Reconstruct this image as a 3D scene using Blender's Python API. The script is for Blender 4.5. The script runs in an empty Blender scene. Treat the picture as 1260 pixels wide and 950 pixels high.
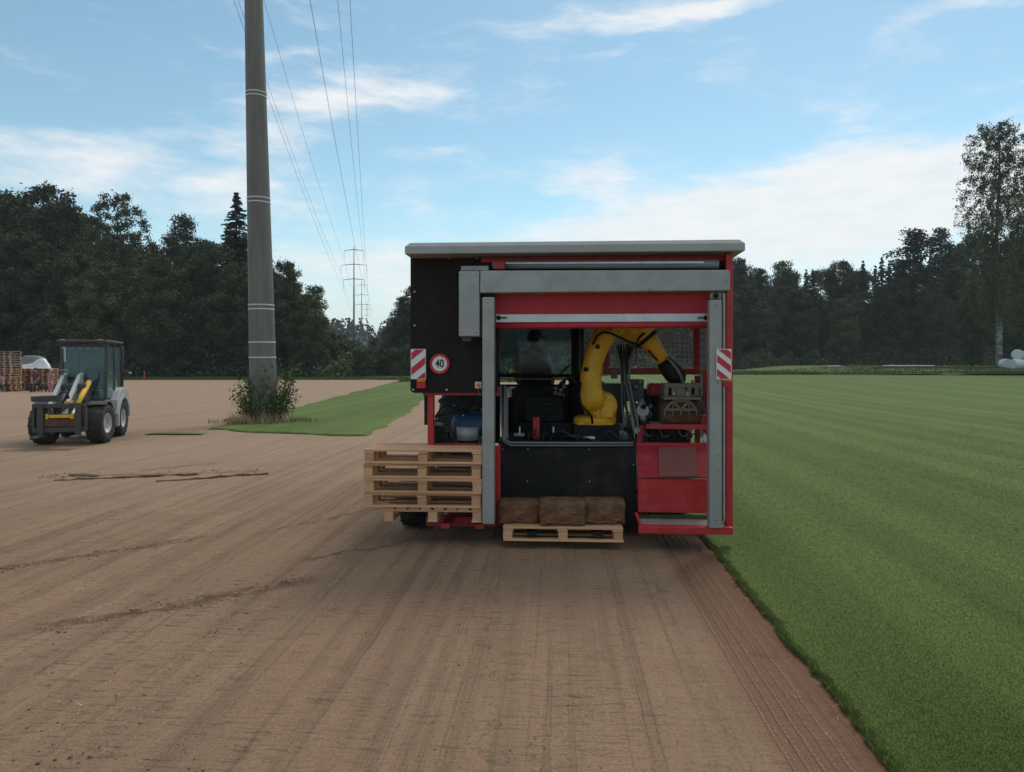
import bpy, bmesh, math, random
import numpy as np
from mathutils import Vector, Matrix, noise as mnoise
R = math.radians
random.seed(7)
scene = bpy.context.scene
COL = scene.collection

# ------------------------------------------------------------------ camera
F, HY, CAMH = 900.0, 448.0, 1.85           # focal length and horizon in photo pixels, eye height in metres
cd = bpy.data.cameras.new('camera')
cam = bpy.data.objects.new('camera', cd); COL.objects.link(cam)
cam.location = (0, 0, CAMH); cam.rotation_euler = (R(90), 0, 0)
cd.sensor_width = 36; cd.lens = 36*F/1260; cd.shift_y = (HY-475)/1260
cd.clip_start = .05; cd.clip_end = 6000
scene.camera = cam

# ------------------------------------------------------------------ sky and sun
SUN_EL, SUN_AZ = 56.0, 28.0               # degrees; azimuth clockwise from +Y
SKY_STRENGTH = 0.125
scene.view_settings.view_transform = 'Standard'
scene.view_settings.look = 'None'
scene.view_settings.exposure = 0.2
scene.view_settings.gamma = 1.0
scene.view_settings.use_curve_mapping = False

class NT:
    """small node-tree helper"""
    def __init__(s, nt):
        s.t = nt; s.n = nt.nodes; s.l = nt.links
    def new(s, ty, **kw):
        nd = s.n.new(ty)
        for k, v in kw.items(): setattr(nd, k, v)
        return nd
    def put(s, sock, v):
        if isinstance(v, bpy.types.NodeSocket): s.l.new(v, sock)
        elif isinstance(v, (int, float)):
            try: sock.default_value = v
            except TypeError: sock.default_value = (v, v, v)
        else:
            v = tuple(v)
            if len(v) == 3 and len(sock.default_value) == 4: v = v+(1,)
            sock.default_value = v
    def math(s, op, a, b=0.0, c=None, clamp=False):
        nd = s.new('ShaderNodeMath', operation=op, use_clamp=clamp)
        s.put(nd.inputs[0], a); s.put(nd.inputs[1], b)
        if c is not None: s.put(nd.inputs[2], c)
        return nd.outputs[0]
    def mix(s, f, a, b, blend='MIX'):
        nd = s.new('ShaderNodeMix', data_type='RGBA', blend_type=blend)
        s.put(nd.inputs[0], f); s.put(nd.inputs[6], a); s.put(nd.inputs[7], b)
        return nd.outputs[2]
    def noise(s, vec, scale=5, detail=4, rough=.55, dist=0.0):
        nd = s.new('ShaderNodeTexNoise'); s.put(nd.inputs['Vector'], vec)
        s.put(nd.inputs['Scale'], scale); s.put(nd.inputs['Detail'], detail); s.put(nd.inputs['Roughness'], rough); s.put(nd.inputs['Distortion'], dist)
        return nd.outputs[0]
    def vmul(s, vec, xyz):
        nd = s.new('ShaderNodeVectorMath', operation='MULTIPLY'); s.put(nd.inputs[0], vec); s.put(nd.inputs[1], xyz)
        return nd.outputs[0]
    def smooth(s, v, a, b, lo=0.0, hi=1.0):
        nd = s.new('ShaderNodeMapRange', interpolation_type='SMOOTHSTEP'); s.put(nd.inputs[0], v)
        s.put(nd.inputs[1], a); s.put(nd.inputs[2], b); s.put(nd.inputs[3], lo); s.put(nd.inputs[4], hi)
        return nd.outputs[0]
    def comb(s, x, y, z=0.0):
        nd = s.new('ShaderNodeCombineXYZ'); s.put(nd.inputs[0], x); s.put(nd.inputs[1], y); s.put(nd.inputs[2], z)
        return nd.outputs[0]
    def sep(s, v):
        nd = s.new('ShaderNodeSeparateXYZ'); s.put(nd.inputs[0], v); return nd.outputs
    def bump(s, h, strength=.3, dist=.01):
        nd = s.new('ShaderNodeBump'); s.put(nd.inputs['Height'], h); s.put(nd.inputs['Strength'], strength); s.put(nd.inputs['Distance'], dist)
        return nd.outputs[0]

def make_world():
    w = bpy.data.worlds.new('World'); scene.world = w; w.use_nodes = True
    k = NT(w.node_tree); k.n.clear()
    out = k.new('ShaderNodeOutputWorld'); bg = k.new('ShaderNodeBackground')
    k.l.new(bg.outputs[0], out.inputs[0])
    sky = k.new('ShaderNodeTexSky', sky_type='NISHITA', sun_disc=False)
    sky.sun_elevation = R(SUN_EL); sky.sun_rotation = R(SUN_AZ)
    sky.air_density = 1.0; sky.dust_density = 0.4; sky.ozone_density = 1.0; sky.altitude = 400
    tc = k.new('ShaderNodeTexCoord')
    x, y, z = k.sep(tc.outputs['Generated'])
    az = k.math('ARCTAN2', x, y)
    el = k.math('ARCSINE', z)
    # streaky far cloud: noise in azimuth and elevation, drawn out sideways
    warp = k.noise(k.comb(k.math('MULTIPLY', az, 4), k.math('MULTIPLY', el, 9), 3.1), 1.0, 3, .5)
    elw = k.math('ADD', el, k.math('MULTIPLY', k.math('SUBTRACT', warp, .5), .05))
    n1 = k.noise(k.comb(k.math('MULTIPLY', az, 5.5), k.math('MULTIPLY', elw, 19), .7), 1.0, 7, .56)
    n2 = k.noise(k.comb(k.math('MULTIPLY', az, 16), k.math('MULTIPLY', elw, 60), 4.2), 1.0, 8, .66)
    n = k.math('ADD', k.math('MULTIPLY', n1, .66), k.math('MULTIPLY', n2, .34))
    def pix(px, py):
        a = math.atan((px-630)/F); e = math.atan((HY-py)/math.hypot(F, px-630)); return a, e
    total = None
    for (px, py, hw, hh, rot, wt) in [
            (1010, 268, 240, 58, -8, .34), (1120, 235, 130, 36, 0, .22), (800, 288, 190, 36, -3, .20), (748, 222, 50, 18, 0, .17),
            (520, 102, 150, 20, -11, .17), (375, 128, 90, 16, -6, .13), (340, 180, 110, 15, -3, .13), (225, 234, 120, 24, 0, .2), (540, 190, 48, 12, -5, .17),
            (760, 24, 170, 20, -5, .12), (930, 0, 170, 9, -3, .2), (1230, 2, 60, 8, 0, .2), (1140, 30, 60, 10, -12, .08),
            (430, 345, 130, 42, 0, .17), (470, 228, 60, 10, 0, .12), (80, 185, 150, 17, 2, .13), (350, 73, 38, 8, -6, .12), (30, 217, 40, 8, 0, .12)]:
        a0, e0 = pix(px, py)
        da = k.math('SUBTRACT', az, a0); de = k.math('SUBTRACT', elw, e0)
        c, sn = math.cos(R(-rot)), math.sin(R(-rot))
        u = k.math('ADD', k.math('MULTIPLY', da, c), k.math('MULTIPLY', de, sn))
        v = k.math('SUBTRACT', k.math('MULTIPLY', de, c), k.math('MULTIPLY', da, sn))
        u = k.math('MULTIPLY', u, F/hw); v = k.math('MULTIPLY', v, F/hh)
        q = k.math('ADD', k.math('MULTIPLY', u, u), k.math('MULTIPLY', v, v))
        g = k.math('MULTIPLY', k.math('EXPONENT', k.math('MULTIPLY', q, -.7)), wt)
        total = g if total is None else k.math('ADD', total, g)
    dens = k.smooth(k.math('ADD', n, total), .51, .86)
    low = k.smooth(el, .0, .22, .70, 0.0)                     # the air whitens towards the horizon
    high = k.smooth(el, .42, .75, 0.0, 1.0)
    over = k.smooth(k.noise(tc.outputs['Generated'], 2.6, 6, .58), .34, .54)   # broken cloud above the view, thickened to make the sky light neutral
    dens = k.math('MAXIMUM', dens, k.math('MULTIPLY', over, k.math('MULTIPLY', high, 1.0)))
    skyc = k.vmul(sky.outputs[0], (SKY_STRENGTH*.98, SKY_STRENGTH*1.12, SKY_STRENGTH*.96))
    cloud = k.mix(n2, (.72, .74, .76), (.93, .92, .905))
    c1 = k.mix(low, skyc, (.60, .675, .735))
    c2 = k.mix(k.math('MULTIPLY', dens, .88), c1, cloud)
    k.l.new(c2, bg.inputs[0]); bg.inputs[1].default_value = 1.0
make_world()

sd = bpy.data.lights.new('sun', 'SUN'); sun = bpy.data.objects.new('sun', sd); COL.objects.link(sun)
sd.energy = 1.5; sd.angle = R(18); sd.color = (1, .955, .89)
_d = Vector((math.sin(R(SUN_AZ))*math.cos(R(SUN_EL)), math.cos(R(SUN_AZ))*math.cos(R(SUN_EL)), math.sin(R(SUN_EL))))
sun.rotation_euler = _d.to_track_quat('Z', 'Y').to_euler(); sun.location = (0, 0, 60)

# ------------------------------------------------------------------ materials
def mat(name, col, rough=.6, metal=0.0, var=.0, vscale=6, dirt=None, dirtamt=.0, bump=0.0, bscale=40, stretch=(1, 1, 1), spec=.5, rnd=0.0, col2=None):
    m = bpy.data.materials.new(name); m.use_nodes = True
    k = NT(m.node_tree); b = k.n['Principled BSDF']
    tc = k.new('ShaderNodeTexCoord'); vec = k.vmul(tc.outputs['Object'], stretch)
    c = tuple(col)
    if col2 is not None: c = k.mix(k.smooth(k.noise(vec, vscale, 5, .6), .35, .65), c, col2)
    if var:
        f = k.smooth(k.noise(vec, vscale, 5, .6), .3, .7, 1-var, 1+var)
        c = k.mix(1.0, c, k.comb(f, f, f), 'MULTIPLY')
    if rnd:
        oi = k.new('ShaderNodeObjectInfo')
        f = k.smooth(oi.outputs['Random'], 0, 1, 1-rnd, 1+rnd)
        c = k.mix(1.0, c, k.comb(f, f, f), 'MULTIPLY')
    if dirt is not None:
        d = k.smooth(k.noise(vec, vscale*1.7+1, 6, .65), .45, .8, 0, dirtamt)
        c = k.mix(d, c, dirt)
        k.put(b.inputs['Roughness'], k.smooth(d, 0, 1, rough, .9))
    else: b.inputs['Roughness'].default_value = rough
    k.put(b.inputs['Base Color'], c)
    b.inputs['Metallic'].default_value = metal
    b.inputs['Specular IOR Level'].default_value = spec
    if bump: k.put(b.inputs['Normal'], k.bump(k.noise(vec, bscale, 4, .6), bump, .01))
    return m

DUST = (.22, .155, .11)
M = {}
M['red'] = mat('red_paint', (.49, .015, .023), .40, dirt=DUST, dirtamt=.42, var=.1, vscale=5)
M['red_dusty'] = mat('dusty_red_paint', (.40, .02, .033), .55, dirt=DUST, dirtamt=.55, var=.1, vscale=4)
M['red_shutter'] = mat('red_shutter_fabric', (.47, .018, .035), .6, var=.1, vscale=2, dirt=DUST, dirtamt=.22, bump=.08, bscale=14)
M['galv'] = mat('galvanised_steel', (.335, .328, .315), .5, .3, var=.1, vscale=5, dirt=DUST, dirtamt=.12, bump=.03)
M['galv_roof'] = mat('roof_sheet', (.36, .35, .34), .55, .15, var=.08, vscale=3, dirt=DUST, dirtamt=.2)
M['alu'] = mat('aluminium', (.62, .62, .62), .42, .3, var=.08, vscale=8, dirt=DUST, dirtamt=.2)
M['black_panel'] = mat('black_panel', (.019, .0155, .0145), .65, var=.15, vscale=2, dirt=(.10, .075, .06), dirtamt=.22, spec=.16)
M['black'] = mat('black_paint', (.012, .0115, .011), .6, dirt=(.08, .06, .045), dirtamt=.25, vscale=6, spec=.2)
M['rubber'] = mat('rubber', (.024, .023, .023), .8, dirt=(.16, .12, .09), dirtamt=.45, vscale=9, bump=.2, spec=.25)
M['tyre_dusty'] = mat('dusty_tyre', (.045, .043, .042), .85, dirt=(.2, .16, .125), dirtamt=.5, vscale=6, bump=.2, spec=.2)
M['belt'] = mat('black_belt', (.017, .016, .0155), .8, dirt=(.085, .06, .042), dirtamt=.5, vscale=3, bump=.15, bscale=16, spec=.14)
M['yellow'] = mat('yellow_robot_paint', (.82, .41, .016), .4, dirt=(.25, .15, .05), dirtamt=.3, vscale=5, var=.06)
M['yellow_cyl'] = mat('yellow_ram_paint', (.72, .42, .03), .5, dirt=DUST, dirtamt=.3, vscale=6)
M['wood'] = mat('pallet_wood', (.60, .335, .185), .75, var=.14, vscale=3, stretch=(1, 9, 9), bump=.12, bscale=12, rnd=.16, dirt=(.2, .13, .08), dirtamt=.25, spec=.25)
M['wood_old'] = mat('weathered_pallet_wood', (.47, .265, .165), .85, var=.2, vscale=4, rnd=.22, spec=.2)
M['wood_grey'] = mat('grey_pallet_wood', (.38, .265, .21), .85, var=.2, vscale=4, rnd=.2, spec=.2)
M['turf_soil'] = mat('rolled_turf_underside', (.165, .088, .050), .95, var=.35, vscale=16, bump=.9, bscale=34, dirt=(.07, .04, .025), dirtamt=.6, spec=.1, stretch=(.6, 1.4, 1.4))
M['white'] = mat('white_paint', (.74, .74, .72), .5, dirt=DUST, dirtamt=.15)
M['sign_red'] = mat('sign_red', (.55, .012, .04), .4, var=.05)
M['sign_black'] = mat('sign_black', (.02, .02, .02), .5)
M['lamp_red'] = mat('red_lamp_lens', (.5, .012, .015), .2)
M['lamp_orange'] = mat('orange_lamp_lens', (.75, .2, .02), .25)
M['blue'] = mat('blue_tank_paint', (.012, .055, .12), .5, dirt=DUST, dirtamt=.2)
M['steel'] = mat('cast_steel', (.30, .295, .285), .45, .5, var=.25, vscale=20, dirt=(.08, .06, .05), dirtamt=.5)
M['grip'] = mat('gripper_steel', (.235, .19, .155), .55, .3, dirt=(.2, .13, .09), dirtamt=.6, vscale=9)
M['grey_box'] = mat('grey_enclosure', (.085, .088, .088), .55, dirt=DUST, dirtamt=.25)
M['wire_mesh'] = mat('guard_wire', (.55, .53, .52), .55, .3)
M['hose'] = mat('black_hose', (.02, .02, .02), .45)
M['hose_grey'] = mat('grey_conduit', (.20, .20, .205), .6)
M['seat'] = mat('seat_fabric', (.014, .014, .015), .85)
M['shirt'] = mat('pale_shirt', (.33, .37, .39), .85, var=.12, vscale=8, bump=.2, bscale=20)
M['skin'] = mat('skin', (.42, .235, .165), .55)
M['skin_shade'] = mat('shaded_skin', (.20, .105, .07), .6)  # driver's skin, darkened to stand for the shade inside the cab
M['cap'] = mat('dark_cap', (.012, .013, .016), .8)
M['jeans'] = mat('dark_trousers', (.025, .028, .035), .85, var=.1)
M['burgundy'] = mat('burgundy_shirt', (.11, .035, .05), .85, var=.15, vscale=10)
M['pink'] = mat('dusty_pink_clothes', (.36, .19, .17), .85, var=.15, vscale=10)
M['pale_cap'] = mat('pale_cap', (.45, .39, .34), .8)
M['shoe'] = mat('shoe_leather', (.03, .025, .022), .7)
M['hair'] = mat('brown_hair', (.03, .02, .014), .7)
M['eye'] = mat('eye', (.02, .02, .02), .3)
M['loader_grey'] = mat('loader_grey_paint', (.46, .46, .44), .5, dirt=DUST, dirtamt=.35, vscale=4, var=.06)
M['loader_dark'] = mat('loader_dark_paint', (.05, .05, .052), .6, dirt=(.16, .12, .09), dirtamt=.4, vscale=4)
M['fork_steel'] = mat('worn_fork_steel', (.065, .06, .056), .65, .2, dirt=(.2, .11, .06), dirtamt=.45, vscale=5)
M['rim'] = mat('wheel_rim', (.52, .51, .48), .5, .2, dirt=DUST, dirtamt=.4)
M['pole'] = mat('weathered_pole', (.165, .15, .135), .7, .1, var=.16, vscale=1.2, stretch=(3, 3, .35), dirt=(.09, .075, .06), dirtamt=.4)
M['pole_ring'] = mat('pole_ring_paint', (.55, .54, .52), .7)
M['pylon'] = mat('pylon_steel', (.19, .185, .18), .7)
M['wire'] = mat('power_wire', (.16, .17, .18), .6)
M['insul'] = mat('insulator', (.3, .3, .3), .4)
M['bark'] = mat('bark', (.075, .06, .048), .95, var=.35, vscale=3, stretch=(4, 4, .6), bump=.6, bscale=12, spec=.1)
M['bark_birch'] = mat('birch_bark', (.09, .08, .07), .85, vscale=1.6, stretch=(1.2, 1.2, 3.5), col2=(.34, .33, .31), spec=.2)
M['bark_pine'] = mat('pine_bark', (.16, .10, .07), .9, var=.3, vscale=3, stretch=(3, 3, .6), spec=.1)
M['bale'] = mat('bale_wrap', (.52, .55, .55), .35, var=.06, vscale=3, bump=.35, bscale=5)
M['tarp_grey'] = mat('grey_tarp', (.19, .195, .20), .6, bump=.5, bscale=4, var=.1)
M['sheet_white'] = mat('white_sheet', (.80, .81, .80), .7, bump=.5, bscale=5)
M['marker'] = mat('orange_marker', (.5, .09, .05), .6)
M['strap'] = mat('old_turf_strip', (.125, .088, .055), .95, var=.4, vscale=9, bump=.8, bscale=30, spec=.1)
M['smear'] = mat('dried_soil_smear', (.23, .075, .062), .85, vscale=7, dirt=(.19, .12, .085), dirtamt=.75)
M['clod'] = mat('soil_clod', (.235, .155, .10), .95, var=.3, vscale=30, spec=.1)
M['dry_grass'] = mat('dry_grass', (.50, .34, .20), .85, var=.25, vscale=2, spec=.15)
M['pale_strip'] = mat('pale_plastic_strip', (.5, .5, .5), .6)

def leaf_mat(name, a, b, rnd=.25, scale=.35):
    m = bpy.data.materials.new(name); m.use_nodes = True
    k = NT(m.node_tree); p = k.n['Principled BSDF']
    tc = k.new('ShaderNodeTexCoord'); oi = k.new('ShaderNodeObjectInfo')
    n = k.noise(tc.outputs['Object'], scale, 4, .65)
    c = k.mix(k.smooth(n, .35, .65), a, b)
    f = k.smooth(oi.outputs['Random'], 0, 1, 1-rnd, 1+rnd)
    c = k.mix(1.0, c, k.comb(f, f, k.math('MULTIPLY', f, .95)), 'MULTIPLY')
    k.put(p.inputs['Base Color'], c); p.inputs['Roughness'].default_value = .75; p.inputs['Specular IOR Level'].default_value = .15
    return m
M['leaf'] = leaf_mat('broadleaf_foliage', (.052, .062, .030), (.090, .100, .044))
M['leaf_light'] = leaf_mat('light_foliage', (.06, .074, .032), (.10, .115, .05))
M['needle'] = leaf_mat('needle_foliage', (.034, .044, .028), (.050, .062, .034))
M['birch_leaf'] = leaf_mat('birch_foliage', (.07, .078, .038), (.11, .118, .055))
M['shrub_leaf'] = leaf_mat('shrub_foliage', (.075, .115, .036), (.135, .18, .062), scale=3)
M['far_leaf'] = leaf_mat('far_wood_foliage', (.045, .056, .035), (.07, .085, .045), scale=.08)

def glass_mat(name, tint, trans, dust, refl):
    m = bpy.data.materials.new(name); m.use_nodes = True
    k = NT(m.node_tree); k.n.clear()
    o = k.new('ShaderNodeOutputMaterial')
    tr = k.new('ShaderNodeBsdfTransparent'); tr.inputs[0].default_value = tuple(tint)+(1,)
    gl = k.new('ShaderNodeBsdfGlossy'); gl.inputs['Roughness'].default_value = .04; gl.inputs[0].default_value = (.8, .9, .92, 1)
    df = k.new('ShaderNodeBsdfDiffuse'); df.inputs[0].default_value = tuple(dust)+(1,)
    fr = k.new('ShaderNodeFresnel'); fr.inputs[0].default_value = 1.5
    tc = k.new('ShaderNodeTexCoord')
    a = k.new('ShaderNodeMixShader'); k.put(a.inputs[0], k.math('MULTIPLY', fr.outputs[0], refl)); k.l.new(tr.outputs[0], a.inputs[1]); k.l.new(gl.outputs[0], a.inputs[2])
    b = k.new('ShaderNodeMixShader'); k.put(b.inputs[0], k.smooth(k.noise(tc.outputs['Object'], 3, 5, .6), .2, .8, trans*.7, trans*1.4))
    k.l.new(a.outputs[0], b.inputs[1]); k.l.new(df.outputs[0], b.inputs[2]); k.l.new(b.outputs[0], o.inputs[0])
    return m
M['glass'] = glass_mat('tinted_cab_glass', (.86, .92, .93), .06, (.13, .165, .17), .3)
M['glass_loader'] = glass_mat('loader_glass', (.84, .92, .91), .15, (.30, .36, .35), .7)

# machine frame: heading 3.6 degrees to the right of the view axis
TH = math.atan(57/F); CT, ST = math.cos(TH), math.sin(TH)
EDGE_S = 1.518                                        # the uncut turf starts here, measured across the driving direction

def soil_mat():
    m = bpy.data.materials.new('bare_soil'); m.use_nodes = True
    k = NT(m.node_tree); b = k.n['Principled BSDF']
    g = k.new('ShaderNodeNewGeometry'); pos = g.outputs['Position']
    x, y, z = k.sep(pos)
    s = k.math('SUBTRACT', k.math('MULTIPLY', x, CT), k.math('MULTIPLY', y, ST))
    t = k.math('ADD', k.math('MULTIPLY', x, ST), k.math('MULTIPLY', y, CT))
    wob = k.math('MULTIPLY', k.math('SUBTRACT', k.noise(pos, .5, 3), .5), .25)
    sw = k.math('ADD', s, wob)
    big = k.noise(pos, .22, 5, .6)
    mid = k.noise(k.comb(k.math('MULTIPLY', s, 1.0), k.math('MULTIPLY', t, .45)), 1.3, 5, .6)
    streak = k.noise(k.comb(k.math('MULTIPLY', s, 3.4), k.math('MULTIPLY', t, .16)), 1.0, 6, .62)
    ripple = k.noise(k.comb(k.math('MULTIPLY', s, 5.0), k.math('MULTIPLY', t, 30)), 1.0, 4, .6)
    fine = k.noise(pos, 55, 4, .65)
    grit = k.noise(pos, 160, 3, .6)
    farn = k.noise(k.comb(k.math('MULTIPLY', x, .10), k.math('MULTIPLY', y, .5)), 1.0, 5, .6)
    c = k.mix(k.smooth(big, .3, .7), (.302, .185, .115), (.350, .226, .145))
    c = k.mix(k.smooth(mid, .35, .7, 0, .55), c, (.242, .147, .097))
    c = k.mix(k.smooth(streak, .5, .68, 0, .6), c, (.205, .132, .082))
    c = k.mix(k.smooth(streak, .46, .30, 0, .5), c, (.375, .262, .172))
    ripm = k.smooth(k.noise(pos, .7, 3), .36, .6, .25, 1)
    c = k.mix(k.math('MULTIPLY', k.smooth(ripple, .52, .68, 0, .75), ripm), c, (.135, .082, .05))
    lines_ = k.noise(k.comb(k.math('MULTIPLY', s, 10), k.math('MULTIPLY', t, .05), 2.2), 1.0, 5, .7)
    lm = k.math('MULTIPLY', k.smooth(s, -3.2, -1.2, .22, 1), k.smooth(k.noise(pos, .55, 4, .6), .36, .62, .25, .85))
    c = k.mix(k.math('MULTIPLY', lm, k.smooth(lines_, .55, .72, 0, .42)), c, (.155, .098, .062)); c = k.mix(k.math('MULTIPLY', lm, k.smooth(lines_, .46, .32, 0, .45)), c, (.40, .275, .20))
    c = k.mix(k.smooth(farn, .56, .72, 0, .5), c, (.20, .13, .095))
    c = k.mix(k.math('MULTIPLY', k.smooth(k.math('ADD', t, k.math('MULTIPLY', k.math('SUBTRACT', big, .5), 8)), 6.5, 17), .62), c, (.388, .270, .190))     # drier, rolled soil farther out
    # greenish leftovers of sward
    gr = k.smooth(k.noise(k.comb(k.math('MULTIPLY', s, 2.2), k.math('MULTIPLY', t, .5), 5.5), 1.0, 6, .65), .56, .74, 0, .45)
    c = k.mix(gr, c, (.20, .185, .115))
    wob2 = k.math('MULTIPLY', k.math('SUBTRACT', k.noise(pos, 2.6, 5, .65), .5), .42)
    def seg(x0, y0, x1, y1, w, amt, br=.38):
        L = math.hypot(x1-x0, y1-y0); dx, dy = (x1-x0)/L, (y1-y0)/L
        ax = k.math('SUBTRACT', x, x0); ay = k.math('SUBTRACT', y, y0)
        al = k.math('ADD', k.math('MULTIPLY', ax, dx), k.math('MULTIPLY', ay, dy))
        ac = k.math('ADD', k.math('SUBTRACT', k.math('MULTIPLY', ay, dx), k.math('MULTIPLY', ax, dy)), wob2)
        f = k.math('MULTIPLY', k.smooth(k.math('ABSOLUTE', ac), w, w*.15), k.math('MULTIPLY', k.smooth(al, -.3, .2), k.smooth(al, L+.3, L-.2)))
        f = k.math('MULTIPLY', f, k.smooth(k.math('ADD', k.math('ADD', k.math('MULTIPLY', k.noise(pos, 6, 5, .7), .6), k.math('MULTIPLY', fine, .4)), 0), br+.06, br+.24))
        return k.math('MULTIPLY', f, amt)
    GREEN, DARK = (.150, .142, .08), (.125, .078, .048)
    ridge = 0.0
    for (a, col) in [((-.10, 6.7, -.15, 3.2, .05, .75), GREEN), ((.25, 4.7, .62, 4.6, .10, .7), GREEN), ((.50, 4.6, .35, 3.7, .11, .65), GREEN), ((.26, 4.6, .22, 3.9, .07, .5), GREEN),
                     ((-4.7, 6.5, -3.35, 7.75, .10, .85), DARK), ((-3.3, 5.1, -1.75, 6.25, .11, .75), DARK), ((-1.95, 6.9, -1.1, 7.6, .06, .7), DARK),
                     ((-2.05, 3.0, -2.07, 5.6, .08, .65), GREEN), ((-2.92, 3.9, -2.75, 5.4, .09, .6), GREEN), ((-2.7, 8.0, -1.6, 9.6, .08, .5), DARK),
                     ((-7.8, 12.0, -4.4, 12.6, .16, .6), DARK), ((-6.4, 12.7, -5.6, 13.6, .18, .5), DARK), ((1.02, 3.0, 1.28, 7.4, .05, .55), GREEN)]:
        f = seg(*a); c = k.mix(f, c, col)
        if col is DARK: ridge = k.math('ADD', ridge, f)
    # freshly cut strip along the turf edge with the tread of the harvester's wheel
    fresh = k.math('MULTIPLY', k.smooth(k.math('ADD', sw, k.math('MULTIPLY', k.math('SUBTRACT', fine, .5), .08)), .93, 1.12), k.smooth(t, 60, 20))
    c = k.mix(k.math('MULTIPLY', fresh, .72), c, (.185, .088, .050))
    lane = k.math('MULTIPLY', k.smooth(s, 1.0, 1.06), k.smooth(s, 1.40, 1.34))
    lines = k.smooth(k.math('SINE', k.math('MULTIPLY', k.math('ADD', s, k.math('MULTIPLY', k.math('SUBTRACT', mid, .5), .03)), 2*math.pi/.066)), .1, .9)
    lug = k.smooth(k.math('SINE', k.math('ADD', k.math('ADD', k.math('MULTIPLY', t, 2*math.pi/.045), k.math('MULTIPLY', s, 60)), k.math('MULTIPLY', fine, 5))), -.3, .8)
    tread = k.math('MULTIPLY', lane, k.math('MULTIPLY', lines, k.math('ADD', k.math('MULTIPLY', lug, .35), .65)))
    tread = k.math('MULTIPLY', tread, k.smooth(mid, .25, .5, .35, 1))
    c = k.mix(k.math('MULTIPLY', tread, .40), c, (.36, .24, .16))
    c = k.mix(k.smooth(fine, .50, .66, 0, .55), c, (.15, .098, .062))
    c = k.mix(k.smooth(grit, .56, .70, 0, .5), c, (.47, .345, .235))
    c = k.mix(k.smooth(k.noise(k.comb(k.math('MULTIPLY', s, 14), k.math('MULTIPLY', t, 60)), 1.0, 4, .65), .55, .72, 0, .5), c, (.125, .082, .052))
    k.put(b.inputs['Base Color'], c)
    b.inputs['Roughness'].default_value = .95; b.inputs['Specular IOR Level'].default_value = .12
    h = k.math('ADD', k.math('MULTIPLY', fine, .5), k.math('MULTIPLY', grit, .22))
    h = k.math('SUBTRACT', h, k.math('MULTIPLY', ripple, .55))
    h = k.math('ADD', h, k.math('MULTIPLY', tread, .6)); h = k.math('ADD', h, k.math('MULTIPLY', streak, .6)); h = k.math('SUBTRACT', h, k.math('MULTIPLY', k.smooth(lines_, .5, .7), .6))
    h = k.math('ADD', h, k.math('MULTIPLY', ridge, .8))
    k.put(b.inputs['Normal'], k.bump(h, .9, .035))
    return m

def turf_mat(name, base, alt, dry, stripes=True, direction=(ST, CT)):
    m = bpy.data.materials.new(name); m.use_nodes = True
    k = NT(m.node_tree); b = k.n['Principled BSDF']
    g = k.new('ShaderNodeNewGeometry'); pos = g.outputs['Position']
    x, y, z = k.sep(pos)
    s = k.math('SUBTRACT', k.math('MULTIPLY', x, direction[1]), k.math('MULTIPLY', y, direction[0]))
    t = k.math('ADD', k.math('MULTIPLY', x, direction[0]), k.math('MULTIPLY', y, direction[1]))
    sw = k.math('ADD', s, k.math('MULTIPLY', k.math('SUBTRACT', k.noise(pos, .25, 2), .5), .35))
    n1 = k.noise(pos, .35, 5, .6); n2 = k.noise(k.comb(k.math('MULTIPLY', s, 1.6), k.math('MULTIPLY', t, .12)), 1.0, 5, .6); n3 = k.noise(pos, 9, 4, .65); n4 = k.noise(pos, 70, 3, .6)
    c = k.mix(k.smooth(n1, .3, .7), base, alt)
    if stripes:  # mowing stripes: the sheen of leaning blades, put into the colour
        w = k.smooth(k.math('SINE', k.math('ADD', k.math('ADD', k.math('MULTIPLY', sw, 2*math.pi/1.36), k.math('MULTIPLY', n2, 1.6)), .6)), -.7, .7)
        c = k.mix(k.math('MULTIPLY', w, .36), c, tuple(v*1.42 for v in alt))
        w2 = k.smooth(k.math('SINE', k.math('MULTIPLY', sw, 2*math.pi/4.3)), -.6, .6)
        c = k.mix(k.math('MULTIPLY', w2, .30), c, tuple(v*.72 for v in base))
    c = k.mix(k.smooth(n2, .52, .72, 0, .4), c, tuple(v*.66 for v in base))
    c = k.mix(k.smooth(n2, .45, .28, 0, .35), c, dry)
    c = k.mix(k.smooth(n3, .5, .75, 0, .22), c, tuple(v*.65 for v in base))
    c = k.mix(k.smooth(n4, .5, .72, 0, .3), c, dry)
    k.put(b.inputs['Base Color'], c); b.inputs['Roughness'].default_value = .85; b.inputs['Specular IOR Level'].default_value = .12
    k.put(b.inputs['Normal'], k.bump(k.math('ADD', k.math('MULTIPLY', n4, .7), n3), .6, .03))
    return m
M['soil'] = soil_mat()
M['lawn'] = turf_mat('mown_turf', (.090, .128, .030), (.100, .140, .036), (.138, .160, .060))
M['blade'] = turf_mat('turf_blades', (.146, .200, .046), (.162, .216, .054), (.200, .236, .086))
for _n in ('blade',):                                  # upright blades take the light of the sward's surface
    k = NT(M[_n].node_tree); b_ = k.n['Principled BSDF']
    for l_ in list(b_.inputs['Normal'].links): k.l.remove(l_)
    g_ = k.new('ShaderNodeNewGeometry'); a_ = k.new('ShaderNodeVectorMath', operation='SCALE'); k.put(a_.inputs[0], g_.outputs['Normal']); a_.inputs['Scale'].default_value = .09
    c_ = k.new('ShaderNodeVectorMath', operation='ADD'); k.put(c_.inputs[0], a_.outputs[0]); c_.inputs[1].default_value = (0, 0, 1)
    d_ = k.new('ShaderNodeVectorMath', operation='NORMALIZE'); k.put(d_.inputs[0], c_.outputs[0]); k.put(b_.inputs['Normal'], d_.outputs[0])
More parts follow.
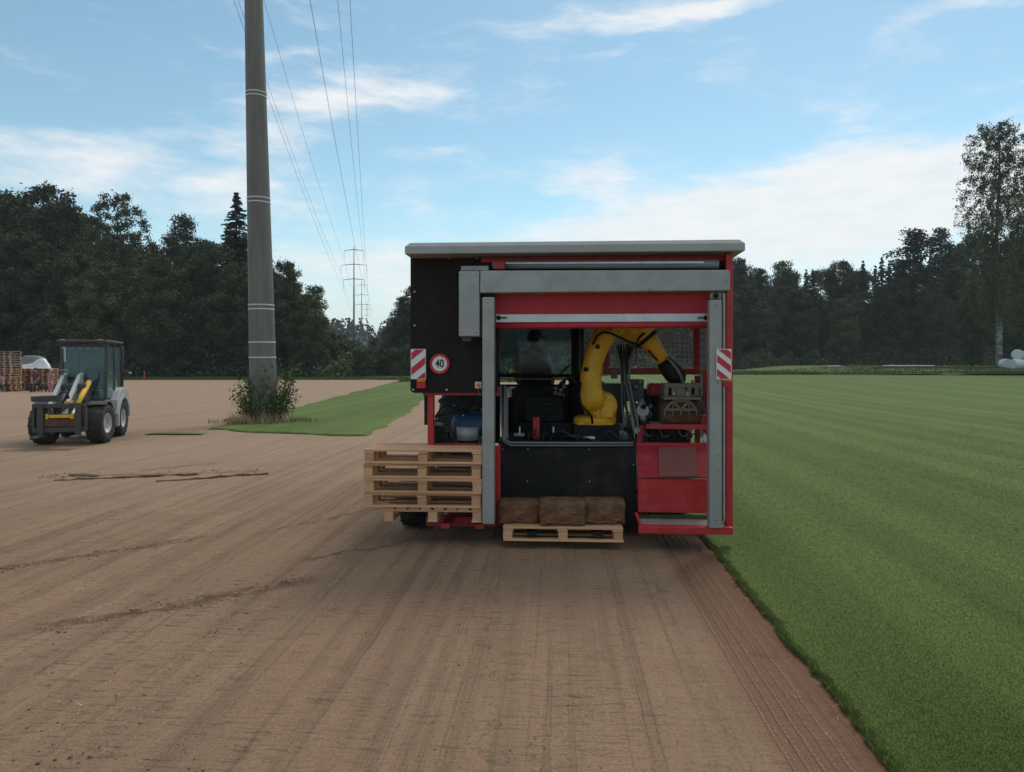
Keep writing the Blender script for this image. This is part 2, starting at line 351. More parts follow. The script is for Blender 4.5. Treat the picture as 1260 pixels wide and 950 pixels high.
M['verge'] = turf_mat('rough_grass', (.075, .115, .032), (.095, .135, .042), (.15, .15, .07), stripes=False)
M['hillground'] = mat('hill_ground', (.04, .05, .03), .9)

# ------------------------------------------------------------------ mesh helpers
def tag(o, label=None, cat=None, group=None, kind=None):
    for a, v in (('label', label), ('category', cat), ('group', group), ('kind', kind)):
        if v: o[a] = v
    return o
def link(name, me, parent=None, loc=None, rot=None):
    o = bpy.data.objects.new(name, me); COL.objects.link(o)
    if parent is not None: o.parent = parent
    if loc is not None: o.location = loc
    if rot is not None: o.rotation_euler = rot
    return o
def empty(name, loc=(0, 0, 0), rz=0.0, label=None, cat=None, group=None):
    o = bpy.data.objects.new(name, None); COL.objects.link(o); o.location = loc; o.rotation_euler = (0, 0, rz)
    o.empty_display_size = .2
    return tag(o, label, cat, group)
def mesh(name, V, Fc, m, smooth=False):
    me = bpy.data.meshes.new(name); me.from_pydata([tuple(v) for v in V], [], [tuple(f) for f in Fc]); me.materials.append(m)
    if smooth: me.polygons.foreach_set('use_smooth', [True]*len(me.polygons))
    me.update(); return me
def npmesh(name, V, Q, m, smooth=False):
    """fast mesh from numpy: V (n,3), Q (f,k) indices"""
    me = bpy.data.meshes.new(name); f, kk = Q.shape
    me.vertices.add(len(V)); me.vertices.foreach_set('co', np.asarray(V, np.float32).ravel())
    me.loops.add(f*kk); me.loops.foreach_set('vertex_index', np.asarray(Q, np.int32).ravel())
    me.polygons.add(f); me.polygons.foreach_set('loop_start', np.arange(0, f*kk, kk, dtype=np.int32))
    if smooth: me.polygons.foreach_set('use_smooth', np.ones(f, bool))
    me.materials.append(m); me.update(calc_edges=True); return me

class MB:
    def __init__(s): s.V = []; s.F = []; s.S = []
    def add(s, V, Fc, smooth=False):
        n = len(s.V); s.V += [tuple(v) for v in V]; s.F += [tuple(i+n for i in f) for f in Fc]; s.S += [smooth]*len(Fc)
        return s
    def box(s, c, size, rot=None):
        hx, hy, hz = size[0]/2, size[1]/2, size[2]/2
        V = [Vector((x, y, z)) for x in (-hx, hx) for y in (-hy, hy) for z in (-hz, hz)]
        if rot is not None: V = [rot @ v for v in V]
        return s.add([v+Vector(c) for v in V], [(0, 1, 3, 2), (4, 6, 7, 5), (0, 4, 5, 1), (2, 3, 7, 6), (0, 2, 6, 4), (1, 5, 7, 3)])
    def bar(s, p0, p1, w, h, up=(0, 0, 1)):
        p0, p1 = Vector(p0), Vector(p1); d = (p1-p0); L = d.length; d.normalize(); up = Vector(up)
        if abs(d.dot(up)) > .98: up = Vector((0, 1, 0))
        a = d.cross(up).normalized(); b = a.cross(d).normalized()
        rot = Matrix((a, d, b)).transposed()
        return s.box((p0+p1)/2, (w, L, h), rot)
    def loft(s, pts, rad, n=12, caps=True, smooth=True):
        """tube through pts; rad = list of r or (ra, rb)"""
        pts = [Vector(p) for p in pts]; m = len(pts); V = []
        prev = None
        for i, p in enumerate(pts):
            d = (pts[min(i+1, m-1)]-pts[max(i-1, 0)]).normalized()
            if prev is None:
                up = Vector((0, 1, 0)) if abs(d.y) < .9 else Vector((0, 0, 1))
                a = d.cross(up).normalized()
            else: a = (prev - d*prev.dot(d)).normalized()
            prev = a; b = d.cross(a)
            r = rad[i] if not isinstance(rad, (int, float)) else rad
            ra, rb = (r, r) if isinstance(r, (int, float)) else r
            for j in range(n):
                th = 2*math.pi*j/n; V.append(p+a*ra*math.cos(th)+b*rb*math.sin(th))
        Fc = [(i*n+j, i*n+(j+1) % n, (i+1)*n+(j+1) % n, (i+1)*n+j) for i in range(m-1) for j in range(n)]
        s.add(V, Fc, smooth)
        if caps:
            k = len(s.V)-len(V)
            s.F += [tuple(k+j for j in range(n))[::-1], tuple(k+(m-1)*n+j for j in range(n))]; s.S += [False, False]
        return s
    def tube(s, p0, p1, r0, r1=None, n=12): return s.loft([p0, p1], [r0, r0 if r1 is None else r1], n)
    def ball(s, c, r, nu=10, nv=6):
        c = Vector(c); r = r if not isinstance(r, (int, float)) else (r, r, r); V = []; Fc = []
        for i in range(nv+1):
            ph = math.pi*i/nv
            for j in range(nu):
                th = 2*math.pi*j/nu; V.append(c+Vector((r[0]*math.sin(ph)*math.cos(th), r[1]*math.sin(ph)*math.sin(th), r[2]*math.cos(ph))))
        for i in range(nv):
            for j in range(nu): Fc.append((i*nu+j, (i+1)*nu+j, (i+1)*nu+(j+1) % nu, i*nu+(j+1) % nu))
        return s.add(V, Fc, True)
    def prism(s, poly, a, b, axis='y'):
        """polygon of (u, v) drawn out from a to b along axis"""
        def P(u, v, w): return {'y': (u, w, v), 'x': (w, u, v), 'z': (u, v, w)}[axis]
        n = len(poly); V = [P(u, v, a) for u, v in poly]+[P(u, v, b) for u, v in poly]
        return s.add(V, [tuple(range(n)), tuple(range(2*n-1, n-1, -1))]+[(i, i+n, (i+1) % n+n, (i+1) % n) for i in range(n)])
    def mesh(s, name, m):
        me = bpy.data.meshes.new(name); me.from_pydata(s.V, [], s.F); me.materials.append(m)
        me.polygons.foreach_set('use_smooth', s.S)
        bm = bmesh.new(); bm.from_mesh(me); bmesh.ops.recalc_face_normals(bm, faces=bm.faces); bm.to_mesh(me); bm.free()
        me.update(); return me
    def build(s, name, m, parent=None, bevel=0.0, loc=None, rot=None):
        o = link(name, s.mesh(name, m), parent, loc, rot)
        if bevel:
            b = o.modifiers.new('bevel', 'BEVEL'); b.width = bevel; b.segments = 2; b.limit_method = 'ANGLE'; b.angle_limit = R(40)
        return o
def copy_tree(o, parent=None):
    c = o.copy(); COL.objects.link(c)
    if parent is not None: c.parent = parent
    for ch in o.children: copy_tree(ch, c)
    return c
def sm(a, b, v):
    t = np.clip((np.asarray(v, float)-a)/(b-a), 0, 1); return t*t*(3-2*t)
def terrain(x, y):
    x = np.asarray(x, float); y = np.asarray(y, float)
    sx = sm(2, 14, x)
    right = .6*sm(30, 82, y)+.30*sm(82, 150, y)
    left = .32*sm(84, 112, y)
    bank = .62*sm(81, 88, y)*sm(36, 46, x-.05*(y-80))
    return sx*right+(1-sx)*left+bank
def P(px, py, Y): return Vector(((px-630)/F*Y, Y, CAMH-(py-HY)/F*Y))
def ground_at(px, Y):
    x = (px-630)/F*Y; return Vector((x, Y, float(terrain(x, Y))))
# value noise for the relief of the ground
_rg = np.random.default_rng(3); _tab = _rg.random((257, 257))
def vnoise(x, y):
    xi = np.floor(x).astype(int); yi = np.floor(y).astype(int); fx = x-xi; fy = y-yi
    fx = fx*fx*(3-2*fx); fy = fy*fy*(3-2*fy); a = xi % 256; b = yi % 256
    return (_tab[a, b]*(1-fx)+_tab[a+1, b]*fx)*(1-fy)+(_tab[a, b+1]*(1-fx)+_tab[a+1, b+1]*fx)*fy
def spaced(lo, a, b, hi, step, grow=1.12):
    v = list(np.arange(a, b+1e-6, step)); d = step; x = v[-1]
    while x < hi: d *= grow; x += d; v.append(x)
    d = step; x = v[0]; w = []
    while x > lo: d *= grow; x -= d; w.append(x)
    return np.array(w[::-1]+v)
def gridmesh(name, X, Y, Z, m):
    nx, ny = X.shape; V = np.stack([X, Y, Z], -1).reshape(-1, 3)
    i = np.arange(nx*ny).reshape(nx, ny)
    Q = np.stack([i[:-1, :-1], i[1:, :-1], i[1:, 1:], i[:-1, 1:]], -1).reshape(-1, 4)
    return npmesh(name, V, Q, m, True)

# ------------------------------------------------------------------ ground
gx = spaced(-1200, -5.0, 2.2, 1200, .05); gy = spaced(-400, 2.6, 9.0, 1300, .05)
X, Y = np.meshgrid(gx, gy, indexing='ij')
near = sm(40, 8, np.hypot(X, Y))
S_ = X*CT-Y*ST; T_ = X*ST+Y*CT
rel = .016*(vnoise(S_*2.2, T_*.5)-.5)+.012*(vnoise(X*5+40, Y*5)-.5)+.012*(vnoise(S_*3.1+9, T_*16)-.5)+.008*(vnoise(X*14+7, Y*14+3)-.5)
for (x0, y0, x1, y1, hgt) in [(-4.7, 6.5, -3.35, 7.75, .035), (-3.3, 5.1, -1.75, 6.25, .03), (-1.95, 6.9, -1.1, 7.6, .025), (-2.05, 3., -2.07, 5.6, .015)]:
    L = math.hypot(x1-x0, y1-y0); dx, dy = (x1-x0)/L, (y1-y0)/L
    al = (X-x0)*dx+(Y-y0)*dy; ac = (Y-y0)*dx-(X-x0)*dy+.25*(vnoise(X*2.2, Y*2.2)-.5)
    rel += hgt*.6*vnoise(X*4+3, Y*4)*np.exp(-(ac/.08)**2)*sm(-.2, .3, al)*sm(L+.2, L-.3, al)*vnoise(X*9, Y*9)
Z = terrain(X, Y)+near*rel
Z = Z-.45*sm(EDGE_S+.25, EDGE_S+1.2, S_)*sm(-60, -20, Y)-.45*sm(86.5, 90, Y)
tag(link('ground', gridmesh('ground', X, Y, Z, M['soil'])), kind='structure')

# uncut turf on the right: a slab 3 cm thick with a ragged cut edge
E = spaced(0, .0, .9, 900, .03, 1.10); T = spaced(-300, 2.2, 9, 83, .04, 1.07); T = T[T < 84]
Eg, Tg = np.meshgrid(E, T, indexing='ij')
rag = (.034*(vnoise(Tg*3, Tg*0+2)-.5)+.030*(vnoise(Tg*11, Tg*0+5)-.5))*np.exp(-Eg/.15)
Sg = EDGE_S+Eg+rag
X = Sg*CT+Tg*ST; Y = -Sg*ST+Tg*CT
Y = np.minimum(Y, 86)
Z = terrain(X, Y)+.028-.012*np.exp(-Eg/.02)
X = np.vstack([X[:1], X]); Y = np.vstack([Y[:1], Y]); Z = np.vstack([Z[:1]*0-.03, Z])
tag(link('lawn', gridmesh('lawn', X, Y, Z, M['lawn'])), kind='structure')

# leftover strip of turf on the left
def turf_patch(name, poly, h, m, step, rag=.06):
    """grid over the polygon's quad (4 corners a b c d)"""
    a, b, c, d = [np.array(p, float) for p in poly]
    n1 = max(4, int(np.linalg.norm(b-a)/step[0])); n2 = max(4, int(np.linalg.norm(d-a)/step[1]))
    u = np.linspace(0, 1, n1)[:, None]; v = (np.linspace(0, 1, n2)**1.6)[None, :]
    X = (a[0]*(1-u)+b[0]*u)*(1-v)+(d[0]*(1-u)+c[0]*u)*v; Y = (a[1]*(1-u)+b[1]*u)*(1-v)+(d[1]*(1-u)+c[1]*u)*v
    ex = np.minimum(u, 1-u)+0*v; ey = v+0*u
    wob = np.exp(-np.minimum(ex*6, 9))
    X = X+(vnoise(X*.9, Y*1.3)-.5)*rag*4*wob; Y = Y+(vnoise(X*1.1+30, Y*0)-.5)*rag*8*np.exp(-ey*30)
    Z = terrain(X, Y)+h*(.7+.6*vnoise(X*4, Y*4))
    for A in ((0, slice(None)), (-1, slice(None)), (slice(None), 0), (slice(None), -1)): Z[A] = -.02+terrain(X[A], Y[A])
    return link(name, gridmesh(name, X, Y, Z, m))
tag(turf_patch('turf_strip_ground', [(-8.55, 20.3), (-3.55, 18.7), (-7.0, 90), (-13.0, 90)], .045, M['lawn'], (.12, .5), .11), kind='structure')
tag(turf_patch('grass_patch', [(-9.6, 19.0), (-8.0, 18.95), (-8.1, 19.6), (-9.5, 19.7)], .03, M['lawn'], (.1, .1)), kind='structure')

# rough grass verge beyond the fields
vx = spaced(-900, -60, 90, 900, 1.0, 1.2); vy = np.concatenate([np.arange(0, 3, .3), np.arange(3, 40, 2.), np.arange(40, 260, 10.)])
X, U = np.meshgrid(vx, vy, indexing='ij')
front = np.where(X < -11.5, 84.5, 74.0); front = np.where(X > 3, 83.2, front)+1.0*(vnoise(X*.3, X*0)-.5)
Y = front+U; Z = terrain(X, Y)+.05+.14*(vnoise(X*.8, Y*.8))*sm(0, 1, U)-.1*(U < .01)
tag(link('grass_verge', gridmesh('grass_verge', X, Y, Z, M['verge'])), kind='structure')

# ------------------------------------------------------------------ grass blades
def blades(name, pts, h, w, m, rng, lean=.45):
    n = len(pts); a = rng.random(n)*2*math.pi; hh = h*(.6+.8*rng.random(n)); ww = w*(.7+.6*rng.random(n))
    dx = np.cos(a)*ww/2; dy = np.sin(a)*ww/2; la = rng.random(n)*2*math.pi; ll = lean*hh*rng.random(n)
    V = np.empty((n, 3, 3)); V[:, 0] = pts+np.stack([-dx, -dy, -.006+0*dx], 1); V[:, 1] = pts+np.stack([dx, dy, -.006+0*dx], 1)
    V[:, 2] = pts+np.stack([np.cos(la)*ll, np.sin(la)*ll, hh], 1)
    return npmesh(name, V.reshape(-1, 3), np.arange(3*n).reshape(-1, 3), m)
rng = np.random.default_rng(11)
n = 260000; y = 1/(1/2.9-rng.random(n)*(1/2.9-1/34)); y = y[rng.random(n) < sm(34, 12, y)]
xl = EDGE_S/CT+y*ST/CT-.01; xr = y*.72+.3; x = xl+(xr-xl)*rng.random(len(y)); ok = xr > xl; x, y = x[ok], y[ok]
gb = [(np.stack([x, y, terrain(x, y)+.028], 1), .005+.0006*y, .0012+.0007*y)]
n = 150000; y = 1/(1/2.6-rng.random(n)*(1/2.6-1/24)); x = y*.72+.3+rng.random(n)**1.8*7; ok = x > EDGE_S/CT+y*ST/CT+.02; x, y = x[ok], y[ok]      # thinning out to the side
gb.append((np.stack([x, y, terrain(x, y)+.028], 1), .005+.0006*y, .0012+.0007*y))
e = rng.random(26000)**2*.05; tt = 2.4+rng.random(26000)**1.5*6.5                     # shaggy fringe on the cut edge
ss = EDGE_S+e-.008+.034*(vnoise(tt*3, tt*0+2)-.5)+.030*(vnoise(tt*11, tt*0+5)-.5)
ep = np.stack([ss*CT+tt*ST, -ss*ST+tt*CT, .022+0*ss], 1)
gb.append((ep, .021, .004))
for i, (pts, h, w) in enumerate(gb):
    tag(link('grass_blades', blades('grass_blades', pts, h, w, M['blade'], rng, 1.5)), kind='stuff')
# longer grass on the verge, its front edge and the bank by the bales
n = 60000; x = -75+rng.random(n)*165; fr = np.where(x < -11.5, 84.5, 74.0); fr = np.where(x > 3, 83.2, fr); y = fr+rng.random(n)**2*26
pts = np.stack([x, y, terrain(x, y)+.06], 1)
tag(link('verge_grass', blades('verge_grass', pts, .22, .10, M['verge'], rng)), kind='stuff')

# clods and crumbs of soil
_bm = bmesh.new(); bmesh.ops.create_icosphere(_bm, subdivisions=1, radius=1); _bm.verts.ensure_lookup_table()
ico_v = np.array([v.co[:] for v in _bm.verts]); ico_f = np.array([[v.index for v in f.verts] for f in _bm.faces]); _bm.free()
def clods(name, pts, size, m, flat=.6):
    n = len(pts); s = size*(.35+rng.random(n)**3*2.0)
    V = ico_v[None]*(1+.5*(rng.random((n, len(ico_v), 1))-.5))*s[:, None, None]*np.array([1, 1, flat])+pts[:, None]
    Fi = ico_f[None]+(np.arange(n)*len(ico_v))[:, None, None]
    return npmesh(name, V.reshape(-1, 3), Fi.reshape(-1, 3), m)
pl = []
n = 8000; y = 2.9+rng.random(n)**1.6*12; x = (rng.random(n)*2-1)*y*.75
ok = (x*CT-y*ST) < EDGE_S-.03; pl.append((np.stack([x, y, 0*x], 1)[ok], .0036))
for (x0, y0, x1, y1, n, sz, sp) in [(-4.7, 6.5, -3.35, 7.75, 700, .007, .07), (-3.3, 5.1, -1.75, 6.25, 700, .006, .08), (-1.95, 6.9, -1.1, 7.6, 250, .006, .05),
                                    (1.70, 2.6, 1.99, 7.4, 700, .005, .03), (-7.8, 12, -4.4, 12.7, 200, .012, .18), (-2.05, 3, -2.07, 5.6, 150, .006, .06)]:
    a = rng.random(n); g = rng.normal(size=n)*sp
    L = math.hypot(x1-x0, y1-y0); pl.append((np.stack([x0+(x1-x0)*a-(y1-y0)/L*g, y0+(y1-y0)*a+(x1-x0)/L*g, 0*a], 1), sz))
for pts, sz in pl:
    tag(link('soil_clods', clods('soil_clods', pts, sz, M['clod'])), kind='stuff')

n = 2600; y = 2.8+rng.random(n)**1.4*9; x = (rng.random(n)*2-1)*y*.75; ok = ((x*CT-y*ST) < EDGE_S-.02) & (vnoise(x*1.3+50, y*.6) > .45)
tag(link('grass_scraps', blades('grass_scraps', np.stack([x, y, 0*x+.008], 1)[ok], .010, .006, M['dry_grass'], rng, 2.6)), kind='stuff')
# old strips of turf lying on the soil
def turf_scrap(pix, w, label):
    pts = [P(px, py, CAMH*F/(py-HY)) for px, py in pix]; V = []; Fc = []
    for i, p in enumerate(pts):
        d = (pts[min(i+1, len(pts)-1)]-pts[max(0, i-1)]).normalized(); a = Vector((-d.y, d.x, 0))
        ww = w*(.6+.7*random.random())*(0.3 if i in (0, len(pts)-1) else 1); hh = .015+.03*random.random()
        for (o, z) in ((-1, -.01), (-.6, hh), (.6, hh*.8), (1, -.01)): V.append(Vector((p.x, p.y, 0))+a*ww*o+Vector((0, 0, z)))
    for i in range(len(pts)-1):
        for j in range(3): Fc.append((i*4+j, i*4+j+1, i*4+5+j, i*4+4+j))
    o = link('turf_scrap', mesh('turf_scrap', V, Fc, M['strap'])); return tag(o, label, 'turf scrap', 'scraps of turf lying on the soil')
def lerp_px(a, b, n, j=.6): return [(a[0]+(b[0]-a[0])*i/n, a[1]+(b[1]-a[1])*i/n+random.uniform(-j, j)) for i in range(n+1)]
turf_scrap(lerp_px((66, 592), (205, 586), 14)+lerp_px((212, 585.5), (243, 584.5), 4), .06, 'long dark strip of old turf lying across the soil in front of the loader')
turf_scrap(lerp_px((192, 593), (330, 583), 14), .045, 'thin strip of old turf on the soil, just right of the longest strip')
turf_scrap(lerp_px((85, 585), (122, 586.5), 6, .8), .11, 'short thick lump of old turf behind the left end of the longest strip')

# ------------------------------------------------------------------ trees
def rand_unit(n, rng):
    v = rng.normal(size=(n, 3)); return v/np.linalg.norm(v, axis=1)[:, None]
def leaf_quads(pos, nrm, size, rng, aspect=.62):
    n = len(pos); t = np.cross(nrm, rand_unit(n, rng)); t /= np.linalg.norm(t, axis=1)[:, None]+1e-9; b = np.cross(nrm, t)
    s = (size*(.55+.9*rng.random(n)))[:, None]
    V = np.stack([pos-t*s*.5, pos+b*s*.5*aspect+nrm*s*.08, pos+t*s*.5, pos-b*s*.5*aspect+nrm*s*.08], 1)
    return V.reshape(-1, 3), np.arange(4*n).reshape(-1, 4)
def lobes_to_crown(name, lobes, per, leaf, m, rng, fill=.35):
    ps, ns = [], []
    for (c, r) in lobes:
        k = int(per*(np.mean(r)**1.5)); d = rand_unit(k, rng); rad = np.where(rng.random(k) < fill, rng.random(k)**.5, .70+.42*rng.random(k)+.38*rng.random(k)**5)
        ps.append(np.array(c)+d*np.array(r)*rad[:, None]); nn = d*.8+rand_unit(k, rng)*.9+np.array([0, 0, .35]); ns.append(nn/np.linalg.norm(nn, axis=1)[:, None])
    p = np.concatenate(ps); nrm = np.concatenate(ns); p = p+rng.normal(size=p.shape)*.16+np.where(rng.random(len(p)) < .16, .42, 0)[:, None]*np.clip(rng.normal(size=p.shape), -1.1, 1.1); keep = p[:, 2] > .1
    V, Q = leaf_quads(p[keep], nrm[keep], leaf, rng); return npmesh(name, V, Q, m)
def trunk_mesh(name, H, r, m, rng, limbs=8, z0=.25, spread=.22, bend=.02):
    b = MB(); pts = []; rad = []
    for i in range(9):
        f = i/8; pts.append((H*bend*math.sin(f*5+rng.random()), H*bend*math.cos(f*4+rng.random()), H*.96*f-.1)); rad.append(r*(1-f)**.8*(1.35 if i == 0 else 1)+.015)
    b.loft(pts, rad, 8)
    for i in range(limbs):
        f = z0+(.9-z0)*i/max(1, limbs-1); j = min(7, int(f*8)); p = Vector(pts[j]).lerp(Vector(pts[j+1]), f*8-j); a = rng.random()*6.28
        L = H*spread*(1.15-f*.8)*(.7+.6*rng.random()); up = .5+.5*rng.random()
        q = p+Vector((math.cos(a), math.sin(a), up))*L*.5; e = p+Vector((math.cos(a+.3), math.sin(a+.3), up*1.25))*L
        rr = r*(1-f)*.5+.02; b.loft([p, q, e], [rr, rr*.6, rr*.2], 5)
    return b.mesh(name, m)
PROTO = {}
def proto(key, H, crown, trunk): PROTO[key] = (H, crown, trunk)
def broad(key, seed, H, w, zb, nl, rl, per, leaf, m='leaf', fill=.35, top=1.0, limbs=8):
    g = np.random.default_rng(seed); L = []
    for i in range(nl):
        f = (i+.5)/nl; z = zb+(1-zb)*f; prof = (math.sin(math.pi*min(1, (f*.86+.10)))**.65)*w
        a = g.random()*6.28; q = prof*math.sqrt(g.random())*.95; r = rl*(.65+.7*g.random())*(1-.45*f**3)
        L.append(((math.cos(a)*q*H, math.sin(a)*q*H, min(z*H, H-r*.8*H*.9)), (r*H, r*H, r*H*.72)))
    proto(key, H, lobes_to_crown('crown', L, per*1.3, leaf, M[m], g, fill), trunk_mesh('trunk', H*.9, H*.017, M['bark'], g, limbs))
broad('oak', 1, 22, .27, .10, 120, .058, 165, .36)
broad('oak2', 2, 22, .24, .06, 115, .058, 165, .36)
broad('lime', 3, 24, .19, .04, 120, .052, 175, .34)
broad('ash', 4, 22, .30, .28, 170, .036, 210, .28, 'leaf', .85, limbs=26)
broad('light', 5, 20, .22, .06, 110, .055, 175, .34, 'leaf_light')
broad('bush', 6, 6, .55, .0, 30, .17, 330, .34, 'leaf')
def spruce(key, seed, H, w, m='needle', z0=.05, dens=1.0):
    g = np.random.default_rng(seed); ps, ns = [], []
    nw = 46
    for i in range(nw):
        f = i/(nw-1); z = H*(z0+(1-z0)*f); L0 = w*H*(1-f)**.85+.22
        for j in range(10 if f < .8 else 8):
            a = g.random()*6.28; L = L0*(.65+.5*g.random()); k = int(30*dens*(.4+L/2.2))+8; zj = (g.random()-.5)*.5
            u = g.random(k)**.7; wd = (1-u)*L*.22+.1
            r = u*L; off = (g.random(k)-.5)*2*wd; dz = -.30*r*r/max(L, .2)+.10*r-(g.random(k)**2)*.35*(1-f*.7)
            ps.append(np.stack([math.cos(a)*r-math.sin(a)*off, math.sin(a)*r+math.cos(a)*off, z+dz+zj], 1))
            nn = rand_unit(k, g)*.7+np.array([0, 0, .8]); ns.append(nn/np.linalg.norm(nn, axis=1)[:, None])
    p = np.concatenate(ps); V, Q = leaf_quads(p, np.concatenate(ns), .34, g, .45)
    proto(key, H, npmesh('crown', V, Q, M[m]), trunk_mesh('trunk', H, H*.014, M['bark'], g, 0, bend=.002))
spruce('spruce', 21, 24, .17); spruce('spruce2', 22, 24, .135)
def pine(key, seed, H):
    g = np.random.default_rng(seed); L = []
    for i in range(26):
        f = i/25; z = H*(.60+.38*f); a = g.random()*6.28; q = H*.125*(1.15-f)*(.3+.9*g.random())
        r = H*.038*(.7+.6*g.random()); L.append(((math.cos(a)*q, math.sin(a)*q, z), (r*1.25, r*1.25, r*.62)))
    proto(key, H, lobes_to_crown('crown', L, 190, .34, M['needle'], g, .5), trunk_mesh('trunk', H*.97, H*.011, M['bark_pine'], g, 9, .62, .13, .006))
pine('pine', 31, 22); pine('pine2', 32, 22)
def birch(key, seed, H):
    g = np.random.default_rng(seed); ps = []
    for i in range(95):
        f = .20+.78*(i/94)**.9; z = H*f; a = i*2.4+g.random()*.8; L = H*(min(.165, .36*(1-f)**.5)*(.6+.5*g.random())*(.75 if f < .4 else 1)+.008)
        for q in range(int(7+L*4.0)):
            u = .15+.85*g.random(); base = np.array([math.cos(a)*L*u, math.sin(a)*L*u, z+L*(.75*u-.35*u*u)]); base[:2] += g.normal(size=2)*L*.09
            S = H*(.018+.075*g.random()**1.3)*(1.15-f*.75); k = int(26*S)+7; w_ = g.random(k)
            ps.append(base+np.stack([g.normal(size=k)*.13, g.normal(size=k)*.13, -w_*S+g.normal(size=k)*.06], 1))
    p = np.concatenate(ps); V, Q = leaf_quads(p, rand_unit(len(p), g), .155, g, .7)
    b = MB(); pts = [(.12*math.sin(i*.9), .1*math.cos(i*.7), H*.97*i/10-.1) for i in range(11)]; b.loft(pts, [.30*(1-i/10)**.75+.02 for i in range(11)], 10)
    for i in range(30):
        f = .2+.76*i/29; j = min(9, int(f*10)); p0 = Vector(pts[j]).lerp(Vector(pts[j+1]), f*10-j); a = g.random()*6.28; L = H*.16*(1.15-f)
        d = Vector((math.cos(a), math.sin(a), 0)); b.loft([p0, p0+d*L*.5+Vector((0, 0, L*.7)), p0+d*L+Vector((0, 0, L*.7)), p0+d*L*1.25+Vector((0, 0, L*.2))], [.05*(1.2-f), .032, .02, .01], 5)
    proto(key, H, npmesh('crown', V, Q, M['birch_leaf']), b.mesh('trunk', M['bark_birch']))
birch('birch', 41, 24)

trng = random.Random(5)
def tree(key, px, top, Y, label, group=None, wide=1.0, name=None, cat='tree', sink=0.0):
    H0, cr, tr = PROTO[key]; b = ground_at(px, Y)
    H = (HY-top)/F*Y+CAMH-b.z; s = H/H0
    names = {'oak': 'broadleaf_tree', 'oak2': 'broadleaf_tree', 'lime': 'broadleaf_tree', 'ash': 'ash_tree', 'light': 'broadleaf_tree', 'bush': 'bush', 'spruce': 'spruce_tree', 'spruce2': 'spruce_tree', 'pine': 'pine_tree', 'pine2': 'pine_tree', 'birch': 'birch_tree'}
    e = empty(name or names[key], (b.x, b.y, b.z-sink), trng.random()*6.28, label, cat, group)
    e.scale = (s*wide, s*wide, s)
    link('trunk', tr, e); link('crown', cr, e); return e
ORD = ['first', 'second', 'third', 'fourth', 'fifth', 'sixth', 'seventh', 'eighth', 'ninth', 'tenth', 'eleventh', 'twelfth', 'thirteenth', 'fourteenth', 'fifteenth', 'sixteenth', 'seventeenth', 'eighteenth', 'nineteenth', 'twentieth']
GL, GR, GB = 'trees of the forest edge on the left', 'trees of the forest edge on the right', 'trees farther back in the forest'
# left forest: skyline trees
tree('oak', 8, 238, 104, 'tall broad tree with rounded crown at the left end of the forest skyline', GL, 1.0)
tree('oak2', 62, 231, 103, 'highest rounded broadleaf crown at the left, above the wheel loader', GL, 1.05)
tree('ash', 142, 240, 100, 'loose open-crowned tree with sky showing through, between loader and pole', GL, .82)
tree('light', 222, 266, 105, 'domed lighter broadleaf tree standing between the open-crowned tree and the spruce', GL, .75)
tree('spruce', 291, 240, 101, 'tall pointed spruce just left of the big pole', GL, 1.45)
tree('oak', 350, 322, 100, 'broadleaf tree just right of the big pole, sloping down to the gap', GL, .9)
tree('light', 384, 352, 98, 'small broadleaf tree at the right end of the left forest, by the gap', GL, 1.1)
# the dense front row
fr = [(-50, 250), (-14, 285), (26, 292), (58, 300), (92, 310), (126, 322), (160, 330), (196, 318), (232, 330), (262, 300), (290, 325), (322, 335), (350, 352), (372, 368), (393, 388), (408, 410)]
for i, (px, top) in enumerate(fr):
    tree(trng.choice(['lime', 'oak2', 'lime', 'light' if i % 3 == 0 else 'oak']), px, top, 94+trng.uniform(-2, 4), ORD[i]+' leafy tree from the left, front row of the left forest', GL, 1.05)
for i, px in enumerate(range(-80, 400, 24)):
    top = np.interp(px, [-80, 60, 120, 190, 230, 262, 300, 340, 400], [240, 250, 275, 306, 292, 288, 280, 325, 375])
    tree(trng.choice(['oak', 'lime', 'oak2', 'spruce2']), px+trng.uniform(-5, 5), top+trng.uniform(0, 14), 116+trng.uniform(-4, 8), 'dark tree in the dense mass behind the front row of the left forest', GB, 1.0)
# the gap with the power line, trees by the machine
gp = [(436, 418, 150, 'light', 'pale green rounded tree behind the second pylon mast in the gap'), (420, 412, 118, 'oak2', 'dark tree at the left side of the gap beside the tall slim mast'),
      (462, 416, 140, 'oak', 'low dark tree right behind the slim mast in the gap'), (480, 398, 132, 'lime', 'slender dark tree between the slim mast and the red machine'),
      (496, 366, 112, 'light', 'leafy tree whose crown rises against the cloud just left of the red machine'), (515, 352, 110, 'oak', 'tree mostly hidden behind the black panel of the machine')]
for px, top, Y_, key, lab in gp: tree(key, px, top, Y_, lab, 'trees in the gap under the power line', 1.15)
for i, px in enumerate((405, 428, 450, 470, 490, 508)):
    tree('bush', px, 428+trng.uniform(-8, 6), 94+trng.uniform(0, 5), ORD[i]+' low dark bush from the left along the foot of the gap', 'bushes along the foot of the gap', .9, cat='bush')
# behind the machine
for i, px in enumerate(range(530, 905, 26)):
    tree(trng.choice(['oak', 'lime', 'spruce', 'oak2']), px, 335+trng.uniform(-8, 14), 118+trng.uniform(0, 10), 'dark forest tree standing behind the red machine, hardly visible past it', 'trees behind the machine', 1.0)
